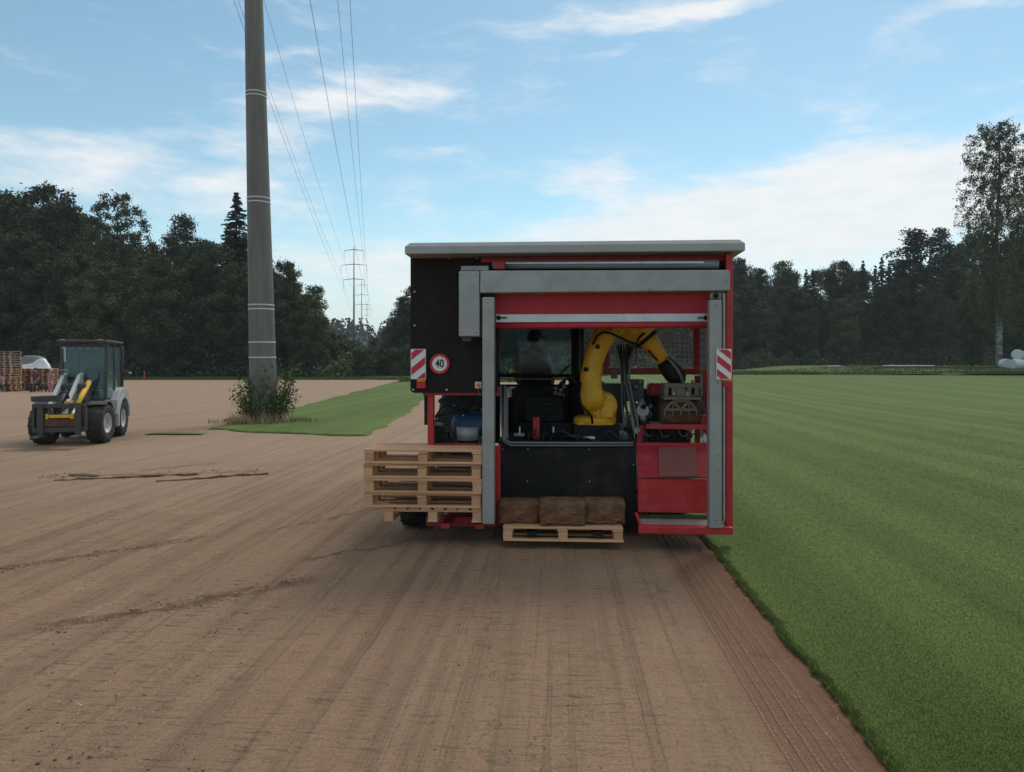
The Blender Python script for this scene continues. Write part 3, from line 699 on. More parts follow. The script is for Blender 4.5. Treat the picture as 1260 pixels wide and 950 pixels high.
# right forest
rs = [(905, 318, 'oak', 'dark tree whose rounded top shows just right of the machine roof'), (934, 330, 'lime', 'low dark tree second from the machine in the right forest skyline'),
      (966, 322, 'light', 'bushy tree top rising slightly above the skyline right of the machine'), (1000, 333, 'spruce', 'dark conifer at the lowest part of the right skyline'),
      (1033, 322, 'oak2', 'dark broadleaf tree left of the tall bare-stemmed pine'), (1062, 322, 'spruce2', 'narrow spruce directly left of the tall bare-stemmed pine'),
      (1085, 318, 'spruce', 'dark spruce touching the tall bare-stemmed pine on its left'), (1178, 300, 'lime', 'dark tree between the second pine and the big birch'), (1200, 288, 'oak', 'dark tree behind the left side of the big birch'),
      (1244, 296, 'oak2', 'dark tree behind the right side of the big birch'), (1290, 280, 'oak', 'dark tree just outside the right edge beyond the bales')]
for px, top, key, lab in rs: tree(key, px, top, 150+trng.uniform(-4, 6), lab, GR, .95)
tree('pine', 1122, 284, 138, 'tall pine with a long bare stem and open crown in the right forest', GR, 1.35)
tree('pine2', 1157, 280, 140, 'second pine with pointed dark crown, between the bare-stemmed pine and birch', GR, 1.1)
for i, px in enumerate(range(896, 1300, 23)):
    tree(trng.choice(['lime', 'oak2', 'light', 'oak', 'spruce2']), px+trng.uniform(-4, 4), np.interp(px, [896, 1000, 1100, 1200, 1300], [352, 362, 352, 335, 320])+trng.uniform(-10, 16), 136+trng.uniform(-3, 5),
         ORD[i]+' leafy tree from the machine, front row of the right forest', GR, 1.05)
for i, px in enumerate(range(890, 1310, 17)):
    tree(trng.choice(['oak', 'lime', 'oak2', 'spruce', 'spruce2']), px, np.interp(px, [890, 940, 1010, 1090, 1200, 1310], [326, 336, 333, 324, 306, 296])+trng.uniform(-3, 6), 168+trng.uniform(-5, 9),
         'dark tree in the dense mass behind the front row of the right forest', GB+' on the right', 1.0)
tree('birch', 1228, 150, 92, 'tall birch with pale trunk and drooping airy twigs beside the white bales', None, .92)
tree('birch', 1272, 225, 95, 'second birch at the very right edge, crown merging with the tall birch', None, .9)
tree('light', 1195, 345, 104, 'lower leafy tree under the left side of the big birch', None, .8)
tree('light', 1250, 330, 108, 'lower leafy tree behind the stacked white bales', None, .9)
# undergrowth along the forest foot
def undergrowth(name, x0, x1, Y0, n, h, seed):
    g = np.random.default_rng(seed); x = x0+(x1-x0)*g.random(n); y = Y0+g.normal(size=n)*1.5+3*np.sin(x*.13); k = g.random(n)
    hh = h*(.35+.8*vnoise(x*.6+5, y*0+seed)); z = terrain(x, y)+hh*k**1.3; y = y+k*1.5
    V, Q = leaf_quads(np.stack([x, y, z], 1), rand_unit(n, g)*.8+np.array([0, -.3, .3]), .38, g)
    tag(link(name, npmesh(name, V, Q, M['leaf'])), kind='stuff')
undergrowth('undergrowth', -75, -20, 92, 16000, 3.2, 51); undergrowth('undergrowth', -22, 30, 108, 9000, 2.6, 52); undergrowth('undergrowth', 30, 110, 131, 20000, 3.4, 53)

# far wooded hills beyond the gap
hx = np.linspace(-420, 420, 90); hy = np.linspace(0, 500, 40); X, U = np.meshgrid(hx, hy, indexing='ij')
def hillz(x, u):
    ridge = np.interp(x, [-420, -190, -112, -96, -90, -86, -82, -76, -60, 0, 140, 420], [40, 34, 27, 27, 22, 16, 16, 25, 28, 32, 38, 46]); return ridge*sm(-20, 150, u)*(.9+.2*vnoise(x*.02+9, u*.02))
Z = hillz(X, U)-6
tag(link('hills', gridmesh('hills', X, 300+U, Z, M['hillground'])), kind='structure')
g = np.random.default_rng(61); ps, ns = [], []
for i in range(1500):
    x = g.uniform(-200, 260); u = g.random()*190; h = 6+6*g.random(); z = float(hillz(x, u))-7
    k = 46; d = rand_unit(k, g); con = g.random() < .4; f = g.random(k); r = (1.9*(1-f) if con else 2.9*np.sqrt(np.maximum(0, 1-(2*f-1)**2)))+.2
    a = g.random(k)*6.28; ps.append(np.stack([x+np.cos(a)*r, 300+u+np.sin(a)*r, z+f*h], 1)); ns.append(np.stack([np.cos(a), np.sin(a), .5+0*a], 1)/1.118)
V, Q = leaf_quads(np.concatenate(ps), np.concatenate(ns), 1.7, g, .8)
tag(link('far_wood', npmesh('far_wood', V, Q, M['far_leaf'])), kind='stuff')

# ------------------------------------------------------------------ power line
PX, PY = -7.83, 23.1
pole = empty('power_pole', (PX, PY, 0), 0, 'thick grey-brown tapering power pole with pale rings rising from the shrub', 'power pole')
def pole_c(z): return -.0245*z, 0.43-.0113*z              # centre offset and radius at height z
zs = [-.2]+[i*1.5 for i in range(0, 16)]
MB().loft([(pole_c(z)[0], 0, z) for z in zs], [pole_c(z)[1] for z in zs], 28).build('mast', M['pole'], pole)
for zr in (CAMH+(HY-114)/F*PY-.03, CAMH+(HY-117)/F*PY-.07, CAMH+(HY-246)/F*PY+.03, CAMH+(HY-250)/F*PY, CAMH+(HY-377)/F*PY+.03, CAMH+(HY-381)/F*PY, CAMH+(HY-421.5)/F*PY, CAMH+(HY-440)/F*PY):
    c, r = pole_c(zr); hh = .024
    MB().loft([(c, 0, zr-hh), (c, 0, zr-hh*.6), (c, 0, zr+hh*.6), (c, 0, zr+hh)], [r-.004, r+.012, r+.012, r-.004], 28).build('ring', M['pole_ring'], pole)
ARM = [(21.6, 1.5, 2.2), (19.6, 2.1, 2.9), (17.6, 1.6, 1.35)]                # height, left and right reach
for z, a, a2 in ARM:
    c = pole_c(z)[0]; MB().loft([(c-a, 0, z), (c, 0, z+.1), (c+a2, 0, z)], [.06, .12, .06], 8).build('cross_arm', M['pylon'], pole)
    for sgn in (-1, 1):
        xa = c+(a2 if sgn > 0 else -a); MB().loft([(xa, 0, z-.1), (xa, 0, z-1.2)], [.05, .05], 8).build('insulator', M['insul'], pole)
def pylon(px, Yp, top, arms, label):
    b = ground_at(px, Yp); e = empty('pylon', b, 0, label, 'pylon', 'slim pylons of the power line')
    H = (HY-top)/F*Yp+CAMH-b.z
    MB().loft([(0, 0, -.2), (0, 0, H*.5), (0, 0, H)], [.18, .12, .05], 10).build('mast', M['pylon'], e)
    tips = []
    for py, hw in arms:
        z = (HY-py)/F*Yp+CAMH-b.z; a = hw/F*Yp
        MB().loft([(-a, 0, z-.05), (0, 0, z+.12), (a, 0, z-.05)], [.03, .06, .03], 6).build('cross_arm', M['pylon'], e)
        for sgn in (-1, 1):
            MB().loft([(sgn*a, 0, z-.05), (sgn*a, 0, z-1.2)], [.02, .02], 6).build('insulator', M['insul'], e)
            tips.append(b+Vector((sgn*a, 0, z-1.2)))
    return tips
t1 = pylon(435.5, 104, 303, [(308, 12), (326, 16), (344, 13)], 'nearest slim pylon with three cross-arms standing at the field edge')
t2 = pylon(445, 186, 346, [(351, 7), (363, 9), (375, 8)], 'second slim pylon, smaller, just right of the nearest one')
t3 = pylon(451.5, 270, 371, [(375, 5), (381, 6), (388, 5)], 'third and farthest pylon, tiny, showing in the gap')
def wire(p, q, sag, r, label):
    p, q = Vector(p), Vector(q); pts = [p.lerp(q, i/24)-Vector((0, 0, 4*sag*(i/24)*(1-i/24))) for i in range(25)]
    o = MB().loft(pts, r, 5).build('power_wire', M['wire']); tag(o, label, 'wire', 'wires of the power line')
n_ = 0; side = ['left', 'right']; lev = ['upper', 'middle', 'lower']
for i, (z, a, a2) in enumerate(ARM):
    for j, sgn in enumerate((-1, 1)):
        s0 = (PX+pole_c(z)[0]+(a2 if sgn > 0 else -a), PY, z-1.2)
        wire(s0, t1[i*2+j], .9, .011 if j else .009, 'power wire from the big pole to the nearest pylon, %s arm, %s side' % (lev[i], side[j]))
        wire(t1[i*2+j], t2[i*2+j], 1.6, .012, 'power wire between nearest and second pylon, %s arm, %s side' % (lev[i], side[j]))
        wire(t2[i*2+j], t3[i*2+j], 1.6, .014, 'power wire between second and third pylon, %s arm, %s side' % (lev[i], side[j]))

# shrub and dry grass at the pole's foot
sh = empty('shrub', (PX, PY, 0), 0, 'leafy green shrub growing round the foot of the big pole', 'shrub')
g = np.random.default_rng(71); ps = []; br = MB()
for i in range(52):
    a = g.random()*6.28; rr = .40+.22*g.random(); H = .75+1.25*g.random(); o = .08+.50*g.random()
    if math.cos(a) < -.3: H *= .8; o *= .8
    b0 = Vector((math.cos(a)*rr, math.sin(a)*rr, 0)); d = Vector((math.cos(a), math.sin(a)*.7, 0))
    p = [b0, b0+d*o*.35+Vector((0, 0, H*.5)), b0+d*o+Vector((0, 0, H))]; br.loft(p, [.012, .009, .004], 4)
    k = 64; u = .25+.75*g.random(k); base = np.array([list(p[0].lerp(p[1], min(1, v*2)) if v < .5 else p[1].lerp(p[2], v*2-1)) for v in u]); ps.append(base+g.normal(size=(k, 3))*.085)
p = np.concatenate(ps); V, Q = leaf_quads(p, rand_unit(len(p), g)*.8+np.array([0, -.3, .4]), .092, g, .6)
link('foliage', npmesh('foliage', V, Q, M['shrub_leaf']), sh); br.build('stems', M['bark'], sh)
n = 650; a = g.random(n)*6.28; rr = .40+.48*g.random(n)**1.5; pts = np.stack([PX+np.cos(a)*rr*1.15, PY-.15+np.sin(a)*rr, 0*a], 1)
tag(link('dry_grass', blades('dry_grass', pts, .36, .022, M['dry_grass'], rng, .9)), kind='stuff')
n = 500; a = g.random(n)*6.28; rr = .6+.7*g.random(n); pts = np.stack([PX+np.cos(a)*rr*1.3, PY+np.sin(a)*rr, 0*a+.03], 1)
tag(link('tall_grass', blades('tall_grass', pts, .12, .02, M['blade'], rng, .8)), kind='stuff')

# ------------------------------------------------------------------ turf harvester with robot
D0 = 7.5
def m(px, py, d):
    r = (px-630)/F; s = d*(r*CT-ST)/(CT+r*ST); Yc = d*CT-s*ST
    return Vector((s, d-D0, CAMH-(py-HY)/F*Yc))
hv = empty('turf_harvester', (D0*ST, D0*CT, 0), -TH, 'large red and grey turf harvester with black side panel and yellow robot arm inside', 'harvester')
def span(x0, y0, x1, y1, d):
    xm = (x0+x1)/2; return m(x0, (y0+y1)/2, d).x, m(x1, (y0+y1)/2, d).x, m(xm, y1, d).z, m(xm, y0, d).z
def pbox(name, mt, x0, y0, x1, y1, d, th, parent=None, bevel=.006, label=None):
    a, b, z0, z1 = span(x0, y0, x1, y1, d)
    o = MB().box(((a+b)/2, d-D0+th/2, (z0+z1)/2), (abs(b-a), th, abs(z1-z0))).build(name, mt, parent or hv, bevel)
    if label: o['label'] = label
    return o
def pprism(name, mt, pix, d, th, parent=None, bevel=.004):
    pts = [m(px, py, d) for px, py in pix]
    return MB().prism([(p.x, p.z) for p in pts], d-D0, d-D0+th).build(name, mt, parent or hv, bevel)
def pbar(name, mt, p0, p1, w, h, parent=None, bevel=.004): return MB().bar(m(*p0), m(*p1), w, h).build(name, mt, parent or hv, bevel)
def ploft(name, mt, pts, rad, n=12, parent=None): return MB().loft([m(*p) for p in pts], rad, n).build(name, mt, parent or hv)
BACK = 12.0
# roof: a shallow tray with sloped edges
a, b = m(498, 304, 7.3).x, m(917, 304, 7.3).x; zt, zb = m(707, 296, 7.3).z, m(707, 310.5, 7.3).z
rf = MB()
y0, y1 = 7.3-D0, BACK+.25-D0
V = [(a, y0, zb), (b, y0, zb), (b, y1, zb), (a, y1, zb), (a, y0, zb+.075), (b, y0, zb+.075), (b, y1, zb+.075), (a, y1, zb+.075), (a+.05, y0+.03, zt), (b-.05, y0+.03, zt), (b-.05, y1-.05, zt), (a+.05, y1-.05, zt)]
rf.add(V, [(3, 2, 1, 0), (0, 1, 5, 4), (1, 2, 6, 5), (2, 3, 7, 6), (3, 0, 4, 7), (4, 5, 9, 8), (5, 6, 10, 9), (6, 7, 11, 10), (7, 4, 8, 11), (8, 9, 10, 11)])
roof = rf.build('roof', M['galv_roof'], hv, .006)
xL, xR = m(506, 400, 7.62).x, m(901, 400, 7.55).x; zroof = zb-.004
MB().box(((a+b)/2, (y0+y1)/2+.25, zb-.035), (b-a-.14, y1-y0-.62, .06)).build('roof_frame', M['black'], roof)
# red roof beam and the corner posts of the red frame
pbox('roof_beam', M['red'], 592, 311.5, 897, 322, 7.58, .10)
pbox('corner_post', M['red'], 893.5, 312, 902, 657.5, 7.42, .10)
pbox('corner_post', M['red'], 526, 484, 533.5, 549, 7.72, .08)
MB().box((xL+.06, BACK-D0, 1.6), (.09, .09, 2.7)).build('corner_post', M['red'], hv, .005)
# black rear panel (left) with rounded lower corner and black side panel
def rnd(x0, y0, x1, y1, r, k=5):
    o = [(x0, y0), (x1, y0), (x1, y1)]
    return o+[(x0+r-r*math.sin(i/k*math.pi/2), y1-r+r*math.cos(i/k*math.pi/2)) for i in range(k+1)]
bp = pprism('rear_panel', M['black_panel'], rnd(505, 312, 612, 483.5, 5), 7.62, .03, None, .003)
zl = m(506, 483, 7.62).z
MB().box((xL+.012, (7.66+BACK)/2-D0, (zl+zroof)/2-.03), (.024, BACK-7.66, zroof-zl-.08)).build('side_panel', M['black_panel'], hv, .003)
pbox('panel_rail', M['red'], 520, 483, 600, 486.5, 7.66, .06)
for px, py in [(510.2, 359), (510, 400.5), (508.4, 479.5), (549.6, 479.7), (553, 317.5), (587, 318), (509, 440)]:
    MB().ball(m(px, py, 7.615), .011, 8, 5).build('bolt', M['alu'], bp)
# grey motor housing, header and roller tube
pbox('motor_housing', M['galv'], 564.5, 333.5, 590, 414, 7.28, .24, None, .01)
pbox('housing_cap', M['galv'], 567, 327, 601, 333, 7.42, .12)
pbox('housing_outlet', M['grey_box'], 569, 414.5, 580, 420, 7.36, .1)
pprism('shutter_header', M['galv'], [(591, 333), (897.5, 332), (898.5, 336), (898.5, 357.5), (590.5, 360.5)], 7.27, .26, None, .008)
ploft('roller_tube', M['galv'], [(606, 326, 7.5), (884, 325, 7.42)], .042, 20)
pbar('roller_bar', M['alu'], (622, 324, 7.44), (866, 323, 7.36), .014, .02)
pbox('roller_bracket', M['red_dusty'], 607, 322, 621, 331, 7.40, .1)
pbox('header_fill', M['black'], 592, 322, 896, 334, 7.56, .04)
# guide posts
pbox('guide_post', M['galv'], 593.5, 365.5, 608, 645, 7.28, .14)
pbox('guide_post', M['galv'], 873, 369, 888, 650, 7.22, .12)
pbox('post_flange', M['galv'], 889.5, 361, 892.5, 642, 7.27, .06)
pbox('post_top', M['black'], 595, 361, 607, 365, 7.32, .1)  # black block standing in for the dark, shaded gap above the post
cp = pbox('pulley_bracket', M['grip'], 874, 361, 888, 368, 7.26, .08)
MB().loft([m(881, 364, 7.245), m(881, 364, 7.3)], .028, 14).build('pulley', M['black'], cp)
gd = hv
# toothed guard strip beside the right post
gs = MB()
for i in range(60):
    y = 400+i*4.0; gs.box(m(894.2, y, 7.48), (.022, .012, .02))
gs.build('toothed_strip', M['galv'], hv)['kind'] = 'stuff'
for x, y, d in ((600.5, 372, 7.28), (600.5, 430, 7.28), (600.5, 500, 7.28), (600.5, 570, 7.28), (600.5, 636, 7.28), (880.5, 376, 7.22), (883, 470, 7.22), (883, 560, 7.22), (884, 578, 7.22), (881, 640, 7.22), (596, 347, 7.27), (700, 357, 7.27), (800, 356, 7.27), (893, 345, 7.27), (568, 338, 7.28), (586, 338, 7.28), (568, 409, 7.28), (586, 409, 7.28)):
    MB().ball(m(x, y, d-.002), .008, 8, 5).build('bolt', M['steel'], hv)
# roller shutter
sh_ = pprism('roller_shutter', M['red_shutter'], [(608, 358), (874, 356), (874, 403), (608, 404)], 7.46, .02, None, .002)
rl = pbox('shutter_rail', M['alu'], 610, 386.3, 872, 396.2, 7.435, .03, sh_, .004)
ploft('bottom_tube', M['red_shutter'], [(609, 401, 7.47), (873, 400, 7.40)], .030, 14, sh_)
for x, sgn in ((613.5, 1), (868.5, -1)):
    MB().ball(m(x, 391, 7.43), (.024, .012, .024), 12, 6).build('latch', M['black'], sh_)
    pbar('latch_bolt', M['black'], (x, 391, 7.425), (x+sgn*10, 391, 7.425), .012, .012, sh_, 0)
# warning boards, speed sign and lamps
def clip(poly, nx, ny, c):
    out = []
    for i in range(len(poly)):
        p, q = poly[i], poly[(i+1) % len(poly)]; fp, fq = p[0]*nx+p[1]*ny-c, q[0]*nx+q[1]*ny-c
        if fp <= 0: out.append(p)
        if (fp < 0 < fq) or (fq < 0 < fp):
            t = fp/(fp-fq); out.append((p[0]+(q[0]-p[0])*t, p[1]+(q[1]-p[1])*t))
    return out
def board(x0, y0, x1, y1, d, rising, offs):
    a, b, z0, z1 = span(x0, y0, x1, y1, d)
    bd = MB().box(((a+b)/2, d-D0, (z0+z1)/2), (b-a, .006, z1-z0)).build('warning_board', M['white'], hv)
    w = b-a; k = -1 if rising else 1
    i_ = .006; rect = [(a+i_, z0+i_), (b-i_, z0+i_), (b-i_, z1-i_), (a+i_, z1-i_)]
    n = math.hypot(1, .80); nx, ny = k*.80/n, 1/n
    for o in offs:
        c0 = ((a+b)/2*nx+(z0+z1)/2*ny)+o*w; poly = clip(clip(rect, nx, ny, c0+.19*w), -nx, -ny, -(c0-.19*w))
        if len(poly) > 2: MB().prism(poly, d-D0-.0055, d-D0-.0030).build('stripe', M['sign_red'], bd)
    for z in (z0+.03, z1-.03): MB().ball(((a+b)/2-.3*w, d-D0-.004, z), .006, 6, 4).build('rivet', M['alu'], bd)
board(505.5, 429.5, 524, 466.5, 7.58, True, (-1.0, -.25+.02, .55+.0, 1.25)[:4] and (-.87, -.12+.02, .66+.02))
board(881.5, 429.5, 900, 466.8, 7.20, False, (.72, .02, -.72))
def disc(name, mt, px, py, d, r, th, parent, n=40): return MB().loft([m(px, py, d), m(px, py, d)+Vector((0, th, 0))], r, n).build(name, mt, parent)
ss_ = disc('speed_sign', M['sign_red'], 541, 447.7, 7.588, .104, .02, hv)
disc('sign_face', M['white'], 541, 447.7, 7.585, .077, .006, ss_)
fc = bpy.data.curves.new('sign_number', 'FONT'); fc.body = '40'; fc.size = .105; fc.align_x = 'CENTER'; fc.align_y = 'CENTER'; fc.extrude = .0012; fc.offset = .0022
fo = bpy.data.objects.new('tmp', fc); COL.objects.link(fo); bpy.context.view_layer.update()
fm = bpy.data.meshes.new_from_object(fo.evaluated_get(bpy.context.evaluated_depsgraph_get())); bpy.data.objects.remove(fo)
fm.materials.clear(); fm.materials.append(M['sign_black'])
no = link('sign_number', fm, ss_, m(541, 447.7, 7.582), (R(90), 0, 0)); no.scale = (.86, 1.12, 1)
for x, y in ((541, 437.5), (541, 458.3)): MB().ball(m(x, y, 7.586), .005, 6, 4).build('rivet', M['alu'], ss_)
tl = pbox('tail_lamp', M['lamp_red'], 512.5, 469.5, 523.5, 478, 7.57, .05, None, .006); pbox('indicator_lens', M['lamp_orange'], 513, 467, 523, 469.5, 7.565, .05, tl, .003)
tl = pbox('tail_lamp', M['lamp_red'], 888.5, 469.5, 901, 477.5, 7.27, .08, None, .006); pbox('indicator_lens', M['lamp_orange'], 889, 466.9, 900.5, 469.4, 7.265, .08, tl, .003)
eb = pbox('emergency_button', M['white'], 584.5, 470, 592, 478, 7.50, .06, None, .005); eb['label'] = 'emergency button in pale orange housing'
disc('push_button', M['lamp_orange'], 588.2, 474, 7.48, .021, .03, eb, 18)
pbar('button_cable', M['hose_grey'], (588, 478, 7.52), (591, 487, 7.55), .008, .008)
# lower chassis: sills, left flap, frame
pbox('rear_sill', M['red'], 786, 648.2, 902, 657.5, 7.26, .09)
pprism('sill_edge', M['red'], [(781.5, 632.5), (784.5, 631), (791, 649), (788.5, 652)], 7.27, .06)
tray = MB(); tz = m(830, 649, 7.28).z
p = [m(791, 648, 7.30), m(872, 648, 7.30), m(872, 632, 7.75), m(783, 632, 7.75)]
tray.add([(v.x, v.y, z) for z in (p[0].z, p[0].z+.012) for v in p], [(0, 1, 2, 3), (7, 6, 5, 4), (0, 4, 5, 1), (1, 5, 6, 2), (2, 6, 7, 3), (3, 7, 4, 0)])
tray.build('tray', M['galv'], hv, .003)
g = np.random.default_rng(5); n = 2600; uu, vv = g.random(n), g.random(n)**.6
pa, pb_ = m(785, 634, 7.70), m(871, 634, 7.70); pts = np.stack([pa.x+(pb_.x-pa.x)*uu, pa.y-.10+.16*vv, np.full(n, p[0].z+.012)], 1)
o = link('grass_litter', blades('grass_litter', pts, .020, .010, M['dry_grass'] if False else M['blade'], g, 1.8), hv); o['kind'] = 'stuff'
# red chute: an upper and a lower plate
def quad_plate(name, mt, c0, th, parent=None, bevel=.004):
    P4 = [m(*c) for c in c0]; nrm = (P4[1]-P4[0]).cross(P4[3]-P4[0]).normalized()*th; V = P4+[q+nrm for q in P4]
    return MB().add(V, [(0, 1, 2, 3), (7, 6, 5, 4), (0, 4, 5, 1), (1, 5, 6, 2), (2, 6, 7, 3), (3, 7, 4, 0)]).build(name, mt, parent or hv, bevel)
quad_plate('chute_plate', M['red_dusty'], [(784.5, 588.8, 7.72), (873, 588.8, 7.72), (873, 548, 8.15), (783, 548, 8.15)], .02)
quad_plate('dirt_patch', M['smear'], [(811, 588.4, 7.715), (858, 588.4, 7.715), (856, 553, 8.09), (810, 553, 8.09)], .029, None, 0)['label'] = 'patch of dried soil smeared on the chute'
pbox('chute_front', M['red'], 785, 589.5, 873, 631, 7.73, .03, None, .004)
pbox('chute_lip', M['red'], 782, 545.5, 874, 549, 8.12, .10)
# black apron with bolts
ap = MB(); prof = [(545, 8.05), (560, 7.97), (575, 7.93), (592, 7.90), (612, 7.89), (646, 7.88)]
V = []; 
for py, d in prof:
    for px in (613.5, 656, 698, 740, 783): V.append(m(px, py, d)+Vector((0, .0+.012*math.sin(px*.6+py), 0)))
n_ = len(V); V += [v+Vector((0, .02, 0)) for v in V]
Fc = [(r*5+c, r*5+c+1, (r+1)*5+c+1, (r+1)*5+c) for r in range(5) for c in range(4)]
ap.add(V, Fc+[tuple(i+n_ for i in f[::-1]) for f in Fc], True); apron = ap.build('apron', M['belt'], hv)
for px, py, d in [(649.5, 553, 8.0), (725, 553, 8.0), (649, 592.5, 7.885), (725.5, 592.5, 7.885), (779.5, 572, 7.92), (618.5, 553, 8.0)]: MB().ball(m(px, py, d-.005), .007, 8, 5).build('bolt', M['alu'], apron)
pbox('inner_post', M['red'], 608, 549, 615.5, 636, 7.60, .08)
pbox('inner_post', M['red_dusty'], 608.5, 476, 615, 487, 7.85, .1)
pbox('lower_rail', M['red_dusty'], 524, 636, 612, 648, 7.75, .10)
pbox('lower_rail', M['red'], 526, 547.5, 596, 553.5, 7.72, .10)
pbox('rubber_flap', M['rubber'], 521.8, 484, 527, 523, 7.80, .05)
for x0 in (540, 600, 690, 770): 
    q = m(x0, 640, 7.95); MB().box((q.x, 9.9-D0, .42), (.09, 3.9, .12)).build('chassis_rail', M['black'], hv, .005)
pa_, pb2 = m(530, 600, 7.9).x, m(880, 600, 7.9).x; MB().box(((pa_+pb2)/2, 10.0-D0, .44), (pb2-pa_, 3.6, .05)).build('added_shade_pan', M['black'], hv)  # unseen pan added to deepen the shade under the machine
# lifting forks that carry the pallet
for x in (655, 735):
    q = m(x, 655, 7.4); MB().box((q.x, 7.85-D0, q.z), (.10, 1.05, .04)).build('lifting_fork', M['black'], hv, .004)
# pallet shelf under the stack
# the stack's lowest pallet rests on these two arms
pzs = m(530, 643.5, 7.4).z
for x in (548, 590):
    q = m(x, 645, 7.4); MB().box((q.x, 7.95-D0, pzs-.032), (.09, 1.1, .05)).build('shelf_arm', M['red_dusty'], hv, .004)
# front guard: red frame with wire grid, and right side guard
DG = 9.25
for (x0, y0, x1, y1) in [(742, 396, 862, 400), (742, 453, 862, 460.5), (742, 400.5, 750, 452.5), (853.5, 400.5, 862, 452.5)]: pbox('guard_frame', M['red'], x0, y0, x1, y1, DG, .07)
wm = MB(); x = 751.0
while x < 853: wm.box(m(x, 426, DG+.03), (.015, .006, m(x, 400, DG).z-m(x, 452, DG).z)); x += 5.7
y = 402.0
while y < 452: q, r_ = m(751, y, DG+.03), m(853, y, DG+.03); wm.box((q+r_)/2+Vector((0, .007, 0)), ((r_-q).x, .006, .015)); y += 5.7
o = wm.build('guard_grid', M['wire_mesh'], hv)
sg = MB(); xs = m(868.5, 430, 8.6).x+.05
for i in range(17): sg.box((xs, 8.0+i*.075-D0, 1.95), (.012, .045, 2.0 if i % 9 else 2.05))
for i in range(20): sg.box((xs+.012, 8.63-D0, 1.0+i*.095), (.006, 1.3, .03))
sg.build('side_guard', M['galv'], hv)
# right-hand conveyor frame
pbar('conveyor_bar', M['red'], (795, 524.5, 8.35), (873, 525.5, 8.2), .06, .055)
pbar('conveyor_bar', M['red'], (858, 462, 8.9), (858, 546, 8.9), .06, .06)
pbar('conveyor_bar', M['red_dusty'], (868, 455, 8.5), (868, 548, 8.5), .05, .05)
pbar('conveyor_bar', M['red_dusty'], (790, 524, 8.5), (786, 548, 8.4), .06, .05)
pbox('drive_cover', M['red'], 798, 471.5, 816, 488.5, 9.0, .25, None, .03)
pbox('conveyor_plate', M['red_dusty'], 862, 512, 872, 524, 8.4, .08)
pbar('conveyor_bar', M['red_dusty'], (805, 520, 9.4), (872, 516, 9.4), .05, .05)
ploft('conveyor_roller', M['steel'], [(800, 522, 8.6), (868, 521, 8.5)], .03, 14)
for x, y0, y1 in ((852, 468, 522), (861, 476, 520)): ploft('guide_rod', M['grip'], [(x, y0, 8.55), (x-1.5, y1, 8.5)], .014, 8)
for x, y in ((862, 503), (866, 512), (845, 527), (849, 529)): MB().ball(m(x, y, 8.45), .03, 8, 6).build('fitting', M['steel'], hv)
ploft('bottle', M['white'], [(867, 533, 8.3), (867, 540, 8.3), (867.3, 547, 8.3)], [.012, .03, .03], 10)
# hydraulic motor and pump
pm = MB(); pm.loft([m(791, 505, 8.55), m(791, 505, 8.70)], .072, 14); pm.loft([m(791, 512, 8.6), m(792, 520, 8.6)], [.062, .03], 12); pm.loft([m(789, 491, 8.6), m(790, 502, 8.6)], [.03, .055], 10); pm.loft([m(781, 499, 8.65), m(801, 513, 8.65)], .036, 10); pm.box(m(786, 511, 8.62), (.09, .08, .07))
pmo = pm.build('hydraulic_pump', M['steel'], hv); disc('pump_port', M['black'], 792, 500.5, 8.54, .032, .02, pmo, 14)
MB().box(m(780, 480, 8.9), (.22, .2, .26)).build('valve_block', M['grey_box'], hv, .01)
for i, (x, y) in enumerate(((774, 472), (782, 476), (788, 470), (778, 484), (800, 500), (799, 508))): MB().ball(m(x, y, 8.75), .03, 8, 6).build('fitting', M['steel'], hv)

# the robot
rb = MB(); rb.loft([m(732, 522, 8.62), m(732, 514, 8.62), m(732, 511, 8.62)], [.25, .25, .20], 24)
rb.box(m(731, 520, 8.62), (.40, .42, .035)); robot = rb.build('robot_arm', M['yellow'], hv, .008)
rb2 = MB().loft([m(742, 499, 8.42), m(742, 499, 8.45), m(742, 499, 8.85), m(742, 499, 8.88)], [.13, .165, .165, .13], 28).build('shoulder_drum', M['yellow'], robot)
rb3 = MB(); rb3.loft([m(738, 512, 8.62), m(740, 500, 8.62), m(745, 489, 8.62)], [.19, .185, .10], 20); rb3.build('turret', M['yellow'], robot)
rb4 = MB(); rb4.box(m(746, 503, 8.50), (.16, .22, .22)); rb4.build('motor_cover', M['yellow'], robot, .03)
arm_p = [(731, 503, 8.38), (728, 491, 8.38), (726.5, 478, 8.38), (727, 462, 8.38), (730, 446, 8.38), (735, 431, 8.38), (742, 416, 8.38), (749, 405, 8.38), (753, 397, 8.38)]
arm_r = [(.06, .13), (.075, .165), (.08, .15), (.08, .135), (.08, .128), (.08, .13), (.08, .14), (.075, .15), (.05, .10)]
MB().loft([m(*p_) for p_ in arm_p], [(rb_*.88, ra) for ra, rb_ in arm_r], 22).build('lower_arm', M['yellow'], robot)
MB().loft([m(756, 402, 8.30), m(756, 402, 8.33), m(756, 402, 8.72), m(756, 402, 8.75)], [.10, .125, .125, .10], 24).build('elbow_drum', M['yellow'], robot)
MB().loft([m(756, 400, 8.52), m(768, 402, 8.52), m(779, 405, 8.52), m(790, 409, 8.52), m(799, 417, 8.52)], [.10, .145, .17, .165, .13], 22).build('elbow_casting', M['yellow'], robot)
disc('cover_cap', M['grip'], 751, 404, 8.29, .024, .02, robot, 12)
MB().loft([m(794, 414.5, 8.52), m(797, 418, 8.52)], .15, 22).build('wrist_ring', M['black'], robot)
MB().loft([m(795, 415, 8.52), m(804, 427, 8.52), m(817, 445, 8.52), m(819, 447.5, 8.52)], [.12, .102, .075, .064], 22).build('forearm', M['yellow'], robot)
